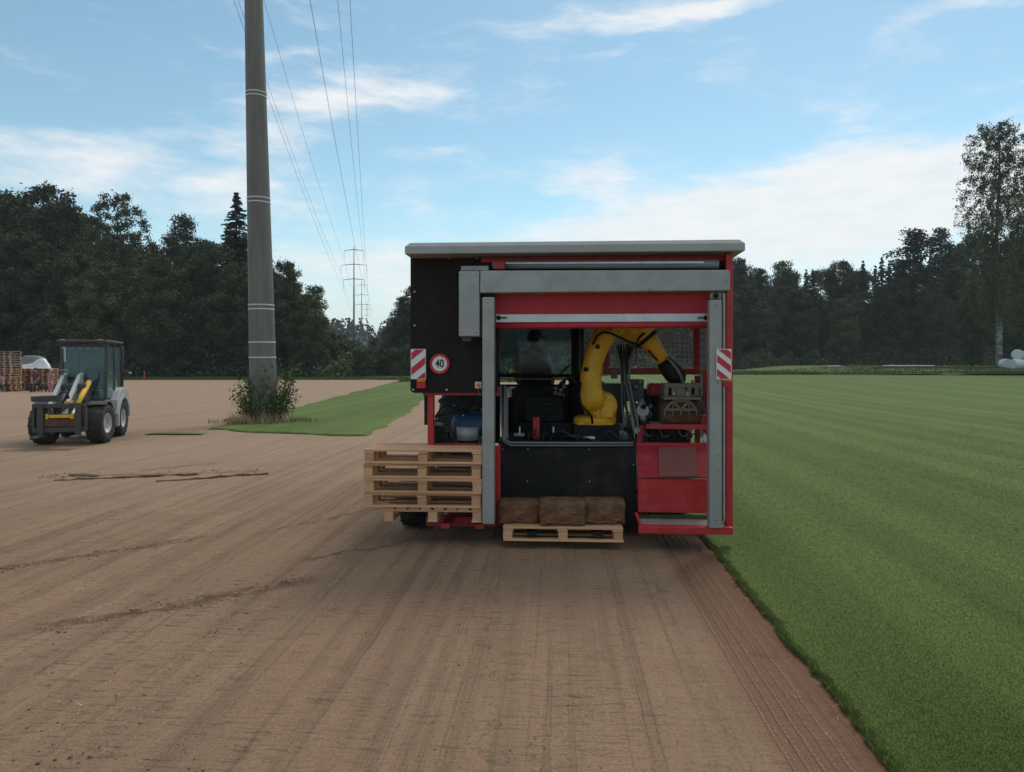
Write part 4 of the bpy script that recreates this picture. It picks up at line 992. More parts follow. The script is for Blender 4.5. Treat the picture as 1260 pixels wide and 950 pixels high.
quad_plate('forearm_slot', M['black'], [(796, 432, 8.395), (808.5, 444.5, 8.43), (810, 443, 8.43), (798, 430, 8.395)], .004, robot, 0)
MB().loft([m(816, 444, 8.52), m(822, 452, 8.52), m(829, 460, 8.52), m(835, 467, 8.52), m(838, 472, 8.52)], [.085, .105, .115, .105, .06], 20).build('wrist_cover', M['black'], robot)
for off, r_ in ((0, .011), (1.6, .008)):
    MB().loft([m(819+off, 440, 8.40), m(826+off, 446, 8.36), m(833+off, 455, 8.36), m(838+off, 464, 8.38), m(840+off, 473, 8.42)], r_, 8).build('wrist_cable', M['hose_grey'], robot)
MB().loft([m(729, 424, 8.23), m(735, 413, 8.20), m(742, 408.5, 8.19), m(752, 410, 8.19), m(762, 415, 8.22), m(775, 421, 8.28), m(783, 423, 8.31), m(786, 416, 8.32), m(793, 410, 8.34)], .014, 8).build('robot_cable', M['black'], robot)
MB().loft([m(714, 470, 8.24), m(713, 487, 8.21), m(715, 498, 8.19), m(722, 506, 8.19), m(728, 513, 8.22), m(729, 521, 8.26)], .014, 8).build('robot_cable', M['black'], robot)
# gripper holding a roll
gp_ = MB(); gp_.box(m(837, 474, 8.50), (.40, .30, .05)); gp_.box(m(837, 489.5, 8.44), (.42, .34, .03))
for x in (818, 827, 846, 855): gp_.box(m(x, 481.5, 8.44), (.045, .24, .09))
gp_.loft([m(828, 482, 8.36), m(847, 482, 8.36)], .03, 10); gp_.box(m(836, 482, 8.42), (.10, .2, .08))
grp = gp_.build('gripper', M['grip'], robot, .004)
tr_ = MB()
DT = 8.325
def tb(a_, b_, w=.026): tr_.bar(m(a_[0], a_[1], DT), m(b_[0], b_[1], DT), .012, w)
for a_, b_ in [((828, 493.5), (848, 493.5)), ((818, 504), (857, 504)), ((818, 504), (828, 493.5)), ((848, 493.5), (857, 504)), ((828, 493.5), (828, 511)), ((848, 493.5), (848, 511)), ((828, 493.5), (837.5, 504)), ((837.5, 504), (848, 493.5)), ((837.5, 504), (837.5, 511)), ((818, 504), (818, 511)), ((857, 504), (857, 511)), ((818, 490.5), (857, 490.5))]: tb(a_, b_)
tr_.build('claw_frame', M['grip'], robot)
for x in (829, 846): MB().ball(m(x, 484.5, 8.33), .018, 8, 5).build('bolt', M['alu'], grp)
pbox('dark_fill_panel', M['black'], 625, 489, 642, 546, 9.2, .2)  # black panel added to darken the bright gap beside the cab
pbox('robot_plinth', M['black'], 706, 523.5, 762, 544, 8.35, .6)
pbox('control_cabinet', M['grey_box'], 738, 472, 768, 521, 9.05, .5, None, .015)
# seams, bolt circles and small fittings on and round the robot
for k_ in range(10):
    th = 2*math.pi*k_/10; MB().ball(m(742, 499, 8.415)+Vector((.105*math.cos(th), 0, .105*math.sin(th))), .009, 6, 4).build('bolt', M['grip'], robot)
disc('drum_cap', M['yellow_cyl'], 742, 499, 8.41, .055, .02, robot, 20)
for k_ in range(7):
    th = 2*math.pi*k_/7; MB().ball(m(756, 402, 8.295)+Vector((.08*math.cos(th), 0, .08*math.sin(th))), .007, 6, 4).build('bolt', M['grip'], robot)
MB().loft([m(727, 489, 8.38), m(727.2, 487.5, 8.38)], [(.135, .082), (.134, .082)], 22, False).build('seam_band', M['yellow_cyl'], robot)
pbox('cable_clip', M['black'], 718, 452, 724, 457, 8.28, .04, robot); pbox('cable_clip', M['black'], 733, 424, 738, 429, 8.27, .04, robot)
pbox('junction_box', M['grey_box'], 768, 428, 779, 439, 8.82, .08); pbox('junction_box', M['hose_grey'], 752, 455, 760, 466, 8.95, .06)
for (x, y, w_, h_, d_, mt) in ((776, 489, 5, 7, 8.7, 'steel'), (800, 492, 4, 12, 8.8, 'black'), (806, 497, 4, 16, 8.9, 'black'), (812, 502, 5, 14, 9.0, 'hose_grey'), (784, 530, 7, 9, 8.45, 'steel'), (772, 528, 8, 6, 8.5, 'black'), (806, 536, 12, 6, 8.7, 'black'), (826, 538, 16, 5, 8.8, 'grey_box'), (848, 536, 8, 7, 8.6, 'red_dusty'), (865, 500, 5, 10, 8.6, 'steel')):
    pbox('bracket', M[mt], x-w_/2, y-h_/2, x+w_/2, y+h_/2, d_, .07)
for i in range(6):
    x = 790+i*11; MB().loft([m(x, 529, 8.5), m(x+4, 534+i % 3*2, 8.45), m(x+9, 537-i % 2*3, 8.45), m(x+15, 531, 8.55)], .008, 6).build('hose', M['hose'] if i % 2 else M['hose_grey'], hv)
for i in range(4): MB().loft([m(863+i*1.5, 488, 8.5), m(867-i, 497, 8.42), m(862+i*2, 505, 8.42), m(866, 514+i*2, 8.5)], .008, 6).build('hose', M['hose_grey'] if i % 2 else M['hose'], hv)
for i in range(5): MB().loft([m(640+i*9, 545, 8.2), m(643+i*9, 537-i % 2*3, 8.2), m(650+i*8, 534+i % 3*2, 8.25), m(652+i*8, 524, 8.5)], .009, 6).build('hose', M['hose'], hv)
# hose bundle hanging from the robot
for i in range(10):
    q_ = lambda w_: random.uniform(-w_, w_)
    MB().loft([m(758+i*3.2, 424, 8.75), m(762+i*1.8+q_(2.5), 434, 8.7), m(764+i*1.3+q_(2), 447, 8.65), m(765+i*1.2+q_(1.5), 468, 8.6), m(767+i*1.5+q_(2.5), 494, 8.6), m(770+i*1.9+q_(2.5), 520, 8.55), m(775+i*1.4+q_(2), 543, 8.5)], .007+.004*(i % 3), 7).build('hose', M['hose'] if i % 4 else M['hose_grey'], hv)
MB().loft([m(786, 424, 8.7), m(787, 432, 8.65), m(792, 440, 8.6), m(792, 449, 8.6), m(786, 452, 8.6), m(781, 447, 8.65), m(783, 438, 8.7)], .008, 6).build('hose', M['hose_grey'], hv)
MB().loft([m(783, 430, 8.8), m(784, 441, 8.75), m(781, 449, 8.7), m(776, 446, 8.7), m(777, 436, 8.75)], .008, 6).build('hose', M['hose_grey'], hv)
for i in range(3): MB().loft([m(616+i*2.5, 474, 8.0), m(617+i*2, 520+i*2, 7.98), m(619, 540+i, 7.98), m(628, 544.5+i*1.8, 7.98), m(700, 545+i*1.6, 8.0), m(779, 545+i*1.5, 8.0)], .011, 7).build('hose', M['hose_grey'] if i != 1 else M['hose'], hv)
for (x0, x1, y0, h_) in ((680, 712, 534, 5), (690, 742, 539, 4), (742, 768, 536, 6)): MB().loft([m(x0, y0, 8.15), m((x0*2+x1)/3, y0-h_, 8.15), m((x0+2*x1)/3, y0+h_*.3, 8.15), m(x1, y0+6, 8.1)], .010, 6).build('hose', M['hose'], hv)
pbox('cable_tray', M['hose_grey'], 618.5, 476, 625, 540, 8.05, .04)
pbox('floor_plate', M['black'], 612, 543, 783, 546.5, 8.12, 1.4)
pbox('red_stop', M['red'], 655.5, 513.5, 664, 542.5, 8.4, .06)
for x in (639.5, 681): pbox('level_rod', M['white'], x-.8, 525, x+.8, 534, 8.2, .01, None, 0)
pbox('white_plate', M['white'], 718, 537.5, 732, 540, 8.2, .06, None, 0); pbox('floor_bracket', M['steel'], 632, 533.5, 645, 537, 8.2, .1)
# left machinery: air tank, bucket, valves
tk = [m(566, 522, 8.2), m(604, 522, 8.2)]
MB().loft([tk[0]+Vector((-.10, 0, 0)), tk[0]+Vector((-.085, 0, 0)), tk[0]+Vector((-.04, 0, 0)), tk[0]+Vector((.03, 0, 0)), tk[1]], [.02, .07, .115, .135, .135], 20).build('air_tank', M['blue'], hv)
MB().loft([m(575.5, 541, 8.0), m(575.5, 525, 8.0)], [.115, .125], 20).build('bucket', M['galv'], hv)
vb = MB()
for (x, y, s_) in ((537, 522, .08), (541, 531, .09), (547, 538, .10), (537, 540, .08), (552, 544, .06), (533, 528, .05), (544, 545, .09)): vb.box(m(x, y, 7.95), (s_, .12, s_*1.1))
vb.build('valve_group', M['black'], hv, .008)
for x, y in ((533.5, 536), (531.5, 538), (559, 499), (570, 511)): MB().ball(m(x, y, 7.85), .008, 6, 4).build('fitting', M['alu'], hv)
for k_ in range(3): MB().loft([m(538+k_*4, 520, 8.0), m(536+k_*2, 512, 8.05), m(545+k_*5, 500+k_*4, 8.1), m(566+k_*6, 500+k_*3, 8.2)], .012, 6).build('hose', M['hose'], hv)
MB().loft([m(533, 523, 7.9), m(538, 521, 7.9), m(545, 522.5, 7.9)], [.02, .03, .02], 8).build('filter_cap', M['hose_grey'], hv)

# tractor in the middle of the machine
def wheel(name, c, r, w, parent, lugs, rim_m, tyre_m, turn=0.0, wide=.62, ag=True):
    """wheel with its axle along x, tyre with tread lugs and a dished rim"""
    t = MB(); n = 40
    prof = [(-w*.42, r*wide), (-w*.5, r*.76), (-w*.48, r*.90), (-w*.36, r*.965), (0, r*.975), (w*.36, r*.965), (w*.48, r*.90), (w*.5, r*.76), (w*.42, r*wide)]
    V = []
    for xx, rr in prof:
        for j in range(n): th = 2*math.pi*j/n; V.append((xx, rr*math.cos(th), rr*math.sin(th)))
    t.add(V, [(i*n+j, i*n+(j+1) % n, (i+1)*n+(j+1) % n, (i+1)*n+j) for i in range(len(prof)-1) for j in range(n)], True)
    for j in range(lugs):
        for sgn in (-1, 1):
            a0 = 2*math.pi*(j+(.5 if sgn > 0 else 0))/lugs; a1 = a0+(.42 if ag else .20)*sgn*0+(.30 if ag else .16)
            p0 = Vector((sgn*.01*w, r*.965*math.cos(a1), r*.965*math.sin(a1))); p1 = Vector((sgn*w*.47, r*.945*math.cos(a0), r*.945*math.sin(a0)))
            mid = (p0+p1)/2; mid = Vector((mid.x, mid.y, mid.z))*1.0; mid.y, mid.z = mid.y*1.02, mid.z*1.02
            t.bar(p0, p1, r*.075, r*.06, (0, mid.y, mid.z))
    e = t.build(name, tyre_m, parent, 0, c, (0, 0, turn))
    rm = MB(); pr = [(w*.40, r*wide*1.02), (w*.44, r*wide*.97), (w*.30, r*wide*.88), (w*.12, r*wide*.80), (w*.10, r*.25), (w*.22, r*.22), (w*.22, r*.02)]
    for sd_ in (1, -1):
        V = [(sd_*xx, rr*math.cos(2*math.pi*j/n), rr*math.sin(2*math.pi*j/n)) for xx, rr in pr for j in range(n)]
        rm.add(V, [(i*n+j, i*n+(j+1) % n, (i+1)*n+(j+1) % n, (i+1)*n+j) for i in range(len(pr)-1) for j in range(n)], True)
    for j in range(8):
        th = 2*math.pi*j/8
        for sd_ in (1, -1): rm.ball((sd_*w*.24, r*.17*math.cos(th), r*.17*math.sin(th)), r*.028, 6, 4)
    link('rim', rm.mesh('rim', rim_m), e); return e
q = m(561, 540, 8.55)
wheel('rear_wheel', (q.x, 9.3-D0, .80), .80, .50, hv, 20, M['rim'], M['tyre_dusty'])
wheel('rear_wheel', (m(800, 540, 9.4).x+.15, 9.4-D0, .78), .78, .50, hv, 22, M['rim'], M['rubber'])
for x in (570, 760):
    wheel('front_wheel', (m(x, 540, 11.9).x, 11.8-D0, .55), .55, .36, hv, 18, M['rim'], M['rubber'])
wheel('support_wheel', (m(510, 640, 8.2).x, 8.3-D0, .30), .30, .29, hv, 16, M['rim'], M['rubber'])
wheel('support_wheel', (m(818, 640, 8.2).x, 8.3-D0, .30), .30, .30, hv, 16, M['rim'], M['rubber'])
DC = 9.55
cb = MB()
for (p0, p1, w_) in [((611, 400, DC), (611, 545, DC), .09), ((709, 396, DC), (711, 545, DC), .14), ((608, 462, DC), (720, 462.5, DC), .05), ((608, 476.5, DC), (720, 476.5, DC), .075),
                     ((606, 396, DC), (722, 396, DC), .10), ((612, 397, DC+1.5), (612, 540, DC+1.5), .07), ((706, 397, DC+1.5), (706, 540, DC+1.5), .07), ((612, 397, DC), (612, 397, DC+1.5), .08), ((708, 397, DC), (706, 397, DC+1.5), .08)]:
    cb.bar(m(*p0), m(*p1), w_, w_)
a_ = m(611, 395, DC); b_ = m(710, 395, DC); cb.box(((a_.x+b_.x)/2, DC-D0+.75, a_.z+.06), (b_.x-a_.x+.2, 1.8, .08))
cab = cb.build('tractor_cab', M['black'], hv, .008)
pp = [m(614, 461, DC+.04), m(706, 461, DC+.04), m(706, 399, DC+.04), m(614, 399, DC+.04)]
MB().add(pp+[v+Vector((0, .006, 0)) for v in pp], [(0, 1, 2, 3), (7, 6, 5, 4)]).build('rear_window', M['glass'], cab)
pp = [m(614, 461, DC+1.5), m(703, 461, DC+1.5), m(703, 399, DC+1.5), m(614, 399, DC+1.5)]
MB().add(pp+[v+Vector((0, .006, 0)) for v in pp], [(0, 1, 2, 3), (7, 6, 5, 4)]).build('front_window', M['glass'], cab)
ploft('grab_handle', M['hose_grey'], [(613.5, 405, DC-.05), (614.5, 450, DC-.05), (613, 460, DC-.03)], .014, 8, cab)
ploft('wiper', M['black'], [(689, 460, DC-.02), (703, 448, DC-.02)], .010, 6, cab)
pbar('cab_bar', M['hose_grey'], (616, 466, DC-.06), (700, 467, DC-.06), .02, .02, cab)
for i in range(4): ploft('cab_cable', M['hose_grey'] if i % 2 else M['hose'], [(711+i*2.4, 398, DC-.2), (712+i*2.2, 425, DC-.22), (711+i*2.6, 455, DC-.2), (714+i*2, 470, DC-.2)], .012, 6, cab)
st = MB(); SD = 9.95
prof = [(640, 466, .06), (642, 452, .075), (648, 444, .08), (659, 440.5, .08), (670, 444, .08), (677, 452, .075), (679, 466, .06)]
pts_ = [m(x, y, SD) for x, y, _ in prof]+[m(681, 500, SD), m(682, 530, SD), m(636, 530, SD), m(638, 500, SD)]
st.prism([(v.x, v.z) for v in pts_], SD-D0, SD-D0+.12)
seat = st.build('driver_seat', M['seat'], hv, .03); pbox('seat_cushion', M['seat'], 634, 505, 686, 530, SD+.1, .5, seat, .03)
tb_ = MB(); 
for (x0, y0, x1, y1, d, th) in [(630, 478, 700, 545, 9.0, .5), (646, 487, 694, 520, 8.75, .3), (640, 520, 705, 545, 8.6, .5), (700, 470, 745, 524, 9.3, .4)]:
    a_, b_, z0, z1 = span(x0, y0, x1, y1, d); tb_.box(((a_+b_)/2, d-D0+th/2, (z0+z1)/2), (b_-a_, th, z1-z0))
tb_.build('gearbox_housing', M['black'], hv, .02)
pbox('hood', M['black'], 628, 478, 690, 545, 11.2, 1.6, None, .05)
pbox('reservoir', M['white'], 625.5, 476, 634, 488, 9.1, .08, None, .01)
for i, (x, y) in enumerate(((684, 478), (690, 480), (694, 476), (688, 485), (683, 484), (692, 487))): MB().ball(m(x, y, 8.9), .028, 8, 5).build('fitting', M['steel'], hv)
for i in range(4): MB().loft([m(684+i*3, 480, 8.95), m(690+i*2, 470-i, 8.9), m(698+i, 466-i, 8.95), m(704+i*2, 474, 9.0)], .010, 6).build('hose', M['hose'], hv)
for i in range(3): MB().loft([m(648, 492+i*6, 8.73), m(690, 491+i*7, 8.73)], .012, 6).build('hose', M['hose'], hv)

# ------------------------------------------------------------------ turf rolls
def to_world(v): return hv_mat @ v
bpy.context.view_layer.update(); hv_mat = hv.matrix_world.copy()
def turf_roll(px, py, d, length, r, label, seed):
    g = np.random.default_rng(seed); n, k_ = 36, 14; V = []
    for i in range(k_+1):
        f = i/k_; xx = (f-.5)*length; edge = 1-.13*(max(0, abs(f-.5)*2-.76)/.24)**2
        for j in range(n):
            th = 2*math.pi*j/n; c0, s0 = math.cos(th), math.sin(th)
            rr = r*edge*(1+.05*(vnoise(np.array(i*.5+seed*9), np.array(j*.33))-.5)+.045*(vnoise(np.array(i*1.3+seed*5), np.array(j*.9))-.5))
            sq = 1/max(abs(c0), abs(s0))**.58
            z_ = rr*s0*sq; V.append((xx+.012*float(g.random()), rr*c0*sq*1.05, min(max(z_, -r*.92), r*.98)))
    V += [(-length/2-.005, 0, 0), (length/2+.005, 0, 0)]; e0 = len(V)-2
    Fc = [(i*n+j, i*n+(j+1) % n, (i+1)*n+(j+1) % n, (i+1)*n+j) for i in range(k_) for j in range(n)]
    Fc += [(e0, (j+1) % n, j) for j in range(n)]+[(e0+1, k_*n+j, k_*n+(j+1) % n) for j in range(n)]
    b = MB(); b.add(V, Fc, True); rot = hv.rotation_euler.z
    o = b.build('turf_roll', M['turf_soil'], None, 0, to_world(m(px, py, d)), (0, 0, rot+random.uniform(-.04, .04)))
    # loose edge of the strip on the outside of the roll
    lip = MB(); pts = []
    for i in range(13): pts.append((-length*.46+length*.92*i/12, -r*1.03, -r*.55+.012*float(g.normal())))
    lip.loft(pts, [.011+.006*float(g.random()) for _ in pts], 6); lip.build('loose_edge', M['turf_soil'], o)
    fz = 420; th = g.random(fz)*6.28; u = (g.random(fz)-.5)*length; pp_ = np.stack([u, r*1.01*np.cos(th), np.maximum(r*1.01*np.sin(th), -r*.9)], 1)
    fb = link('root_fringe', blades('root_fringe', pp_, .016, .006, M['strap'], g, 1.5), o); fb['kind'] = 'stuff'
    return tag(o, label, 'turf roll', 'rolls of cut turf')
turf_roll(638, 629.5, 7.62, .435, .142, 'brown turf roll at the left end of the row on the low pallet', 1)
turf_roll(691, 630, 7.52, .46, .150, 'middle brown turf roll of the row on the low pallet, sagging forward', 2)
turf_roll(741, 629, 7.62, .43, .145, 'brown turf roll at the right end of the row on the low pallet', 3)
turf_roll(835, 507, 8.53, .44, .150, 'dark turf roll held in the claws of the robot gripper', 4)

# ------------------------------------------------------------------ pallets beside and under the machine
PB = {}
def unit(key, size): PB[key] = MB().box((0, 0, 0), size).mesh(key, M['wood'])
unit('deck_board', (1.2, .115, .022)); unit('stringer_board', (.10, .60, .020)); unit('block', (.092, .10, .078)); unit('bottom_board', (1.2, .10, .022))
unit('cross_board', (.105, .60, .022)); unit('long_board', (1.0, .10, .020)); unit('base_board', (.10, .60, .022))
def pallet(loc, rz, label, group, cross=False):
    e = empty('pallet', loc, rz, label, 'pallet', group); rr = random.Random(label)
    def put(key, x, y, z, name=None):
        o = link(name or key, PB[key], e, (x+rr.uniform(-.004, .004), y+rr.uniform(-.004, .004), z), (0, 0, rr.uniform(-.006, .006)))
        bv = o.modifiers.new('bevel', 'BEVEL'); bv.width = .0035; bv.segments = 1
    xs_ = (-.45, 0, .45) if cross else (-.552, 0, .552)
    for x in xs_:
        for y in (-.245, 0, .245): put('block', x, y, .0225+.039)
    if cross:                                             # deck boards run front to back, their ends show
        for x in xs_: put('base_board', x, 0, .0112, 'bottom_board')
        for y in (-.245, 0, .245): put('long_board', 0, y, .1015+.0105, 'stringer_board')
        for i in range(8): put('cross_board', -.445+i*.1271, 0, .1225+.0115, 'deck_board')
    else:
        for y in (-.25, 0, .25): put('bottom_board', 0, y, .0112)
        for x in xs_: put('stringer_board', x if x == 0 else x*.995, 0, .1015+.0105)
        for i in range(4): put('deck_board', 0, -.241+i*.1607, .1225+.0115)
    return e
SG = 'pallets stacked at the left side of the red machine'
def place(px, py_bottom, d, rz, label, group, depth=.3):
    p_ = m(px, py_bottom, d)+Vector((0, depth, 0)); w = to_world(p_); return pallet(w, hv.rotation_euler.z+rz, label, group)
place(692.5, 666.8, 7.32, 0, 'low pallet under the row of brown turf rolls, held just above the ground', 'pallets at the machine')
stack_z = m(530, 643.3, 7.30).z
rows = [(531.5, .03, .0, 'lowest pallet of the stack by the machine, narrower, with deck board ends showing'), (518.5, .012, .004, 'second pallet from the bottom of the stack by the machine'),
        (520.5, -.01, -.012, 'third pallet from the bottom of the stack by the machine'), (518.2, .02, .01, 'fourth pallet from the bottom of the stack by the machine'), (520.2, 0, -.004, 'topmost pallet of the stack by the machine')]
for i, (px, dy, rz, lab) in enumerate(rows):
    p_ = m(px, 600, 7.30); dep = .3
    w = to_world(Vector((p_.x, 7.30-D0+dep+dy, stack_z+i*.1475))); pallet(w, hv.rotation_euler.z+rz, lab, SG, i == 0)

# ------------------------------------------------------------------ people
def skin(name, joints, edges, rad, mt, parent, sub=1, root=0):
    me = bpy.data.meshes.new(name); names = list(joints); me.from_pydata([tuple(joints[n]) for n in names], [(names.index(a), names.index(b)) for a, b in edges], [])
    o = bpy.data.objects.new('tmp', me); COL.objects.link(o)
    o.modifiers.new('skin', 'SKIN'); s_ = o.modifiers.new('sub', 'SUBSURF'); s_.levels = sub; s_.render_levels = sub
    for i, n in enumerate(names):
        v = me.skin_vertices[0].data[i]; r = rad[n]; v.radius = (r, r) if isinstance(r, (int, float)) else r; v.use_root = (i == root)
    bpy.context.view_layer.update()
    out = bpy.data.meshes.new_from_object(o.evaluated_get(bpy.context.evaluated_depsgraph_get())); bpy.data.objects.remove(o)
    out.name = name; out.materials.clear(); out.materials.append(mt)
    out.polygons.foreach_set('use_smooth', [True]*len(out.polygons))
    return link(name, out, parent)
def person(root, J, look, mats, cap=None, sub=1):
    """J: joint positions in the root's space; look: unit vector the face points to"""
    J = {k_: Vector(v) for k_, v in J.items()}; look = Vector(look).normalized(); up = Vector((0, 0, 1)); sd_ = look.cross(up).normalized()
    h = J['head']; J['jaw'] = h-up*.075+look*.02; J['crown'] = h+up*.085
    rad = dict(pelvis=.13, spine=.125, chest=.135, neck=.055, jaw=.068, head=.088, crown=.055)
    E = [('pelvis', 'spine'), ('spine', 'chest'), ('chest', 'neck'), ('neck', 'jaw'), ('jaw', 'head'), ('head', 'crown')]
    for s_ in 'lr':
        E += [('chest', 'sho'+s_), ('sho'+s_, 'elb'+s_), ('elb'+s_, 'wri'+s_), ('wri'+s_, 'palm'+s_), ('pelvis', 'hip'+s_), ('hip'+s_, 'kne'+s_), ('kne'+s_, 'ank'+s_)]
        rad.update({'sho'+s_: .062, 'elb'+s_: .043, 'wri'+s_: .030, 'palm'+s_: (.04, .018), 'hip'+s_: .092, 'kne'+s_: .062, 'ank'+s_: .042})
        w = J['wri'+s_]; d = (w-J['elb'+s_]).normalized(); J['palm'+s_] = w+d*.075
        a = d.cross(up); a = a.normalized() if a.length > .1 else Vector((1, 0, 0))
        for q in range(4):
            o_ = (q-1.5)*.019; L = (.066, .075, .070, .056)[q]; b0 = J['palm'+s_]+a*o_+d*.02
            J['f%s%d' % (s_, q)] = b0+d*L*.5-up*.006; J['g%s%d' % (s_, q)] = b0+d*L*.9-up*.028
            E += [('palm'+s_, 'f%s%d' % (s_, q)), ('f%s%d' % (s_, q), 'g%s%d' % (s_, q))]; rad['f%s%d' % (s_, q)] = .0088; rad['g%s%d' % (s_, q)] = .0075
        J['t'+s_] = w+d*.05+a*.045*(1 if s_ == 'l' else -1); J['u'+s_] = J['t'+s_]+d*.035; E += [('wri'+s_, 't'+s_), ('t'+s_, 'u'+s_)]; rad['t'+s_] = .011; rad['u'+s_] = .009
    skin('body', J, E, rad, mats['skin'], root, sub)
    sub_ = lambda names: {n: J[n] for n in names}
    S = sub_(['pelvis', 'spine', 'chest', 'neck', 'shol', 'elbl', 'shor', 'elbr'])
    S['neck'] = J['chest'].lerp(J['neck'], .72)
    for s_ in 'lr': S['elb'+s_] = J['sho'+s_].lerp(J['elb'+s_], .8)
    skin('shirt', S, [('pelvis', 'spine'), ('spine', 'chest'), ('chest', 'neck'), ('chest', 'shol'), ('shol', 'elbl'), ('chest', 'shor'), ('shor', 'elbr')], dict(pelvis=.150, spine=.150, chest=.158, neck=.082, shol=.082, shor=.082, elbl=.064, elbr=.064), mats['shirt'], root, sub)
    T = sub_(['pelvis', 'hipl', 'knel', 'ankl', 'hipr', 'kner', 'ankr'])
    skin('trousers', T, [('pelvis', 'hipl'), ('hipl', 'knel'), ('knel', 'ankl'), ('pelvis', 'hipr'), ('hipr', 'kner'), ('kner', 'ankr')], dict(pelvis=.148, hipl=.108, hipr=.108, knel=.080, kner=.080, ankl=.066, ankr=.066), mats['trousers'], root, sub)
    for s_ in 'lr':
        k0 = J['ank'+s_]; f = Vector((look.x, look.y, 0)).normalized(); z0 = k0.z-.07
        MB().loft([k0-f*.06+Vector((0, 0, -.035)), k0+f*.05+Vector((0, 0, -.035)), k0+f*.15+Vector((0, 0, -.048)), k0+f*.20+Vector((0, 0, -.05))], [.042, .048, .036, .018], 10).build('shoe', M['shoe'], root)
    MB().ball(h+look*.092-up*.022, (.016, .016, .022), 8, 6).build('nose', mats['skin'], root)
    MB().box(h+look*.086-up*.062, (.04, .012, .009)).build('mouth', M['pink'], root)
    for q in (-1, 1):
        MB().ball(h+sd_*q*.086-up*.01, (.015, .018, .03), 8, 6).build('ear', mats['skin'], root)
        MB().ball(h+look*.080+sd_*q*.032+up*.008, .011, 8, 6).build('eye', M['eye'], root)
    hb = MB(); hb.ball(h-look*.012+up*.030, (.097, .099, .092), 14, 8); hb.ball(h-look*.04-up*.015, (.082, .080, .075), 12, 8); hb.build('hair', mats['hair'], root)
    if cap:
        c_ = MB(); c_.ball(h+up*.05, (.104, .106, .072), 16, 8); V = []
        for j in range(9):
            th = R(-62+124*j/8); d = look*math.cos(th)+sd_*math.sin(th); V += [h+up*.052+d*.095, h+up*.036+d*.095*math.cos(th*.0)+look*.085*math.cos(th)]
        c_.add(V+[v-up*.008 for v in V], [(2*j, 2*j+1, 2*j+3, 2*j+2) for j in range(8)]+[(18+2*j+2, 18+2*j+3, 18+2*j+1, 18+2*j) for j in range(8)]); c_.build('cap', cap, root)
def mk(*v): return Vector(v)
# driver: seen from behind on the tractor seat, leaning a little to the right, looking right
hb_ = m(659, 505, 10.2); drv = empty('person', to_world(hb_), hv.rotation_euler.z, 'driver in pale shirt and dark cap sitting on the tractor seat with back turned', 'person')
def dj(px, py, d): return m(px, py, d)-hb_
person(drv, dict(pelvis=dj(658, 498, 10.2), spine=dj(656, 472, 10.2), chest=dj(656, 444, 10.2), neck=dj(658, 428, 10.22), head=dj(659, 416.5, 10.25),
    shol=dj(642, 437.5, 10.2), elbl=dj(635.5, 466, 10.3), wril=dj(643, 476, 10.6), shor=dj(672, 438.5, 10.2), elbr=dj(679.5, 466, 10.3), wrir=dj(679, 474, 10.6),
    hipl=dj(650, 503, 10.25), knel=dj(646, 506, 10.7), ankl=dj(647, 540, 10.8), hipr=dj(667, 503, 10.25), kner=dj(671, 506, 10.7), ankr=dj(671, 540, 10.8)),
    (.78, .62, -.15), dict(skin=M['skin_shade'], shirt=M['shirt'], trousers=M['jeans'], hair=M['hair']), M['cap'], 2)
# three workers by the pallets
def wj(px, py, Y, dy=0): return P(px, py, Y)+Vector((0, dy, 0))
WY = 48.6
def worker(px0, label, J, look, mats, cap=None):
    g0 = ground_at(px0, WY); e = empty('person', g0, 0, label, 'person', 'workers resting by the pallet stacks')
    person(e, {k_: v-g0 for k_, v in J.items()}, look, mats, cap)
zg = 1.85
w = WY
worker(45, 'worker in dark burgundy shirt sitting with hands between the knees on left end of bench',
    dict(pelvis=wj(45.5, 470.5, w), spine=wj(45.3, 466.5, w, -.04), chest=wj(45.3, 461, w, -.08), neck=wj(45.6, 457.3, w, -.12), head=wj(45.8, 454.6, w, -.17), shol=wj(42.2, 459.7, w, -.08), elbl=wj(40.7, 465, w, -.12), wril=wj(43.6, 469.6, w, -.34), shor=wj(48.6, 459.7, w, -.08), elbr=wj(49.3, 465, w, -.12), wrir=wj(46.6, 469.8, w, -.34),
         hipl=wj(43.9, 471, w), knel=wj(43.0, 472.2, w, -.42), ankl=wj(43.6, 481.0, w, -.40), hipr=wj(47, 471, w), kner=wj(47.8, 472.2, w, -.42), ankr=wj(47.2, 481.0, w, -.38)),
    (.1, -1, -.25), dict(skin=M['skin'], shirt=M['burgundy'], trousers=M['jeans'], hair=M['hair']))
worker(63, 'worker in dusty pink clothes and pale cap sitting hunched on right end of bench',
    dict(pelvis=wj(61.5, 470.5, w), spine=wj(62, 466.8, w), chest=wj(63, 461.5, w, -.05), neck=wj(64, 458.0, w, -.08), head=wj(64.6, 455.4, w, -.1), shol=wj(60.2, 460.3, w, -.05), elbl=wj(61, 465.5, w, -.15), wril=wj(63.2, 469.0, w, -.3), shor=wj(66, 460.3, w, -.05), elbr=wj(67.4, 465.3, w, -.12), wrir=wj(65.3, 469.3, w, -.3),
         hipl=wj(61.5, 471, w), knel=wj(64.2, 471.8, w, -.34), ankl=wj(64.0, 480.9, w, -.3), hipr=wj(63.2, 471, w), kner=wj(66.8, 471.6, w, -.28), ankr=wj(67, 480.9, w, -.22)),
    (.6, -.8, -.3), dict(skin=M['skin'], shirt=M['pink'], trousers=M['pink'], hair=M['hair']), M['pale_cap'])
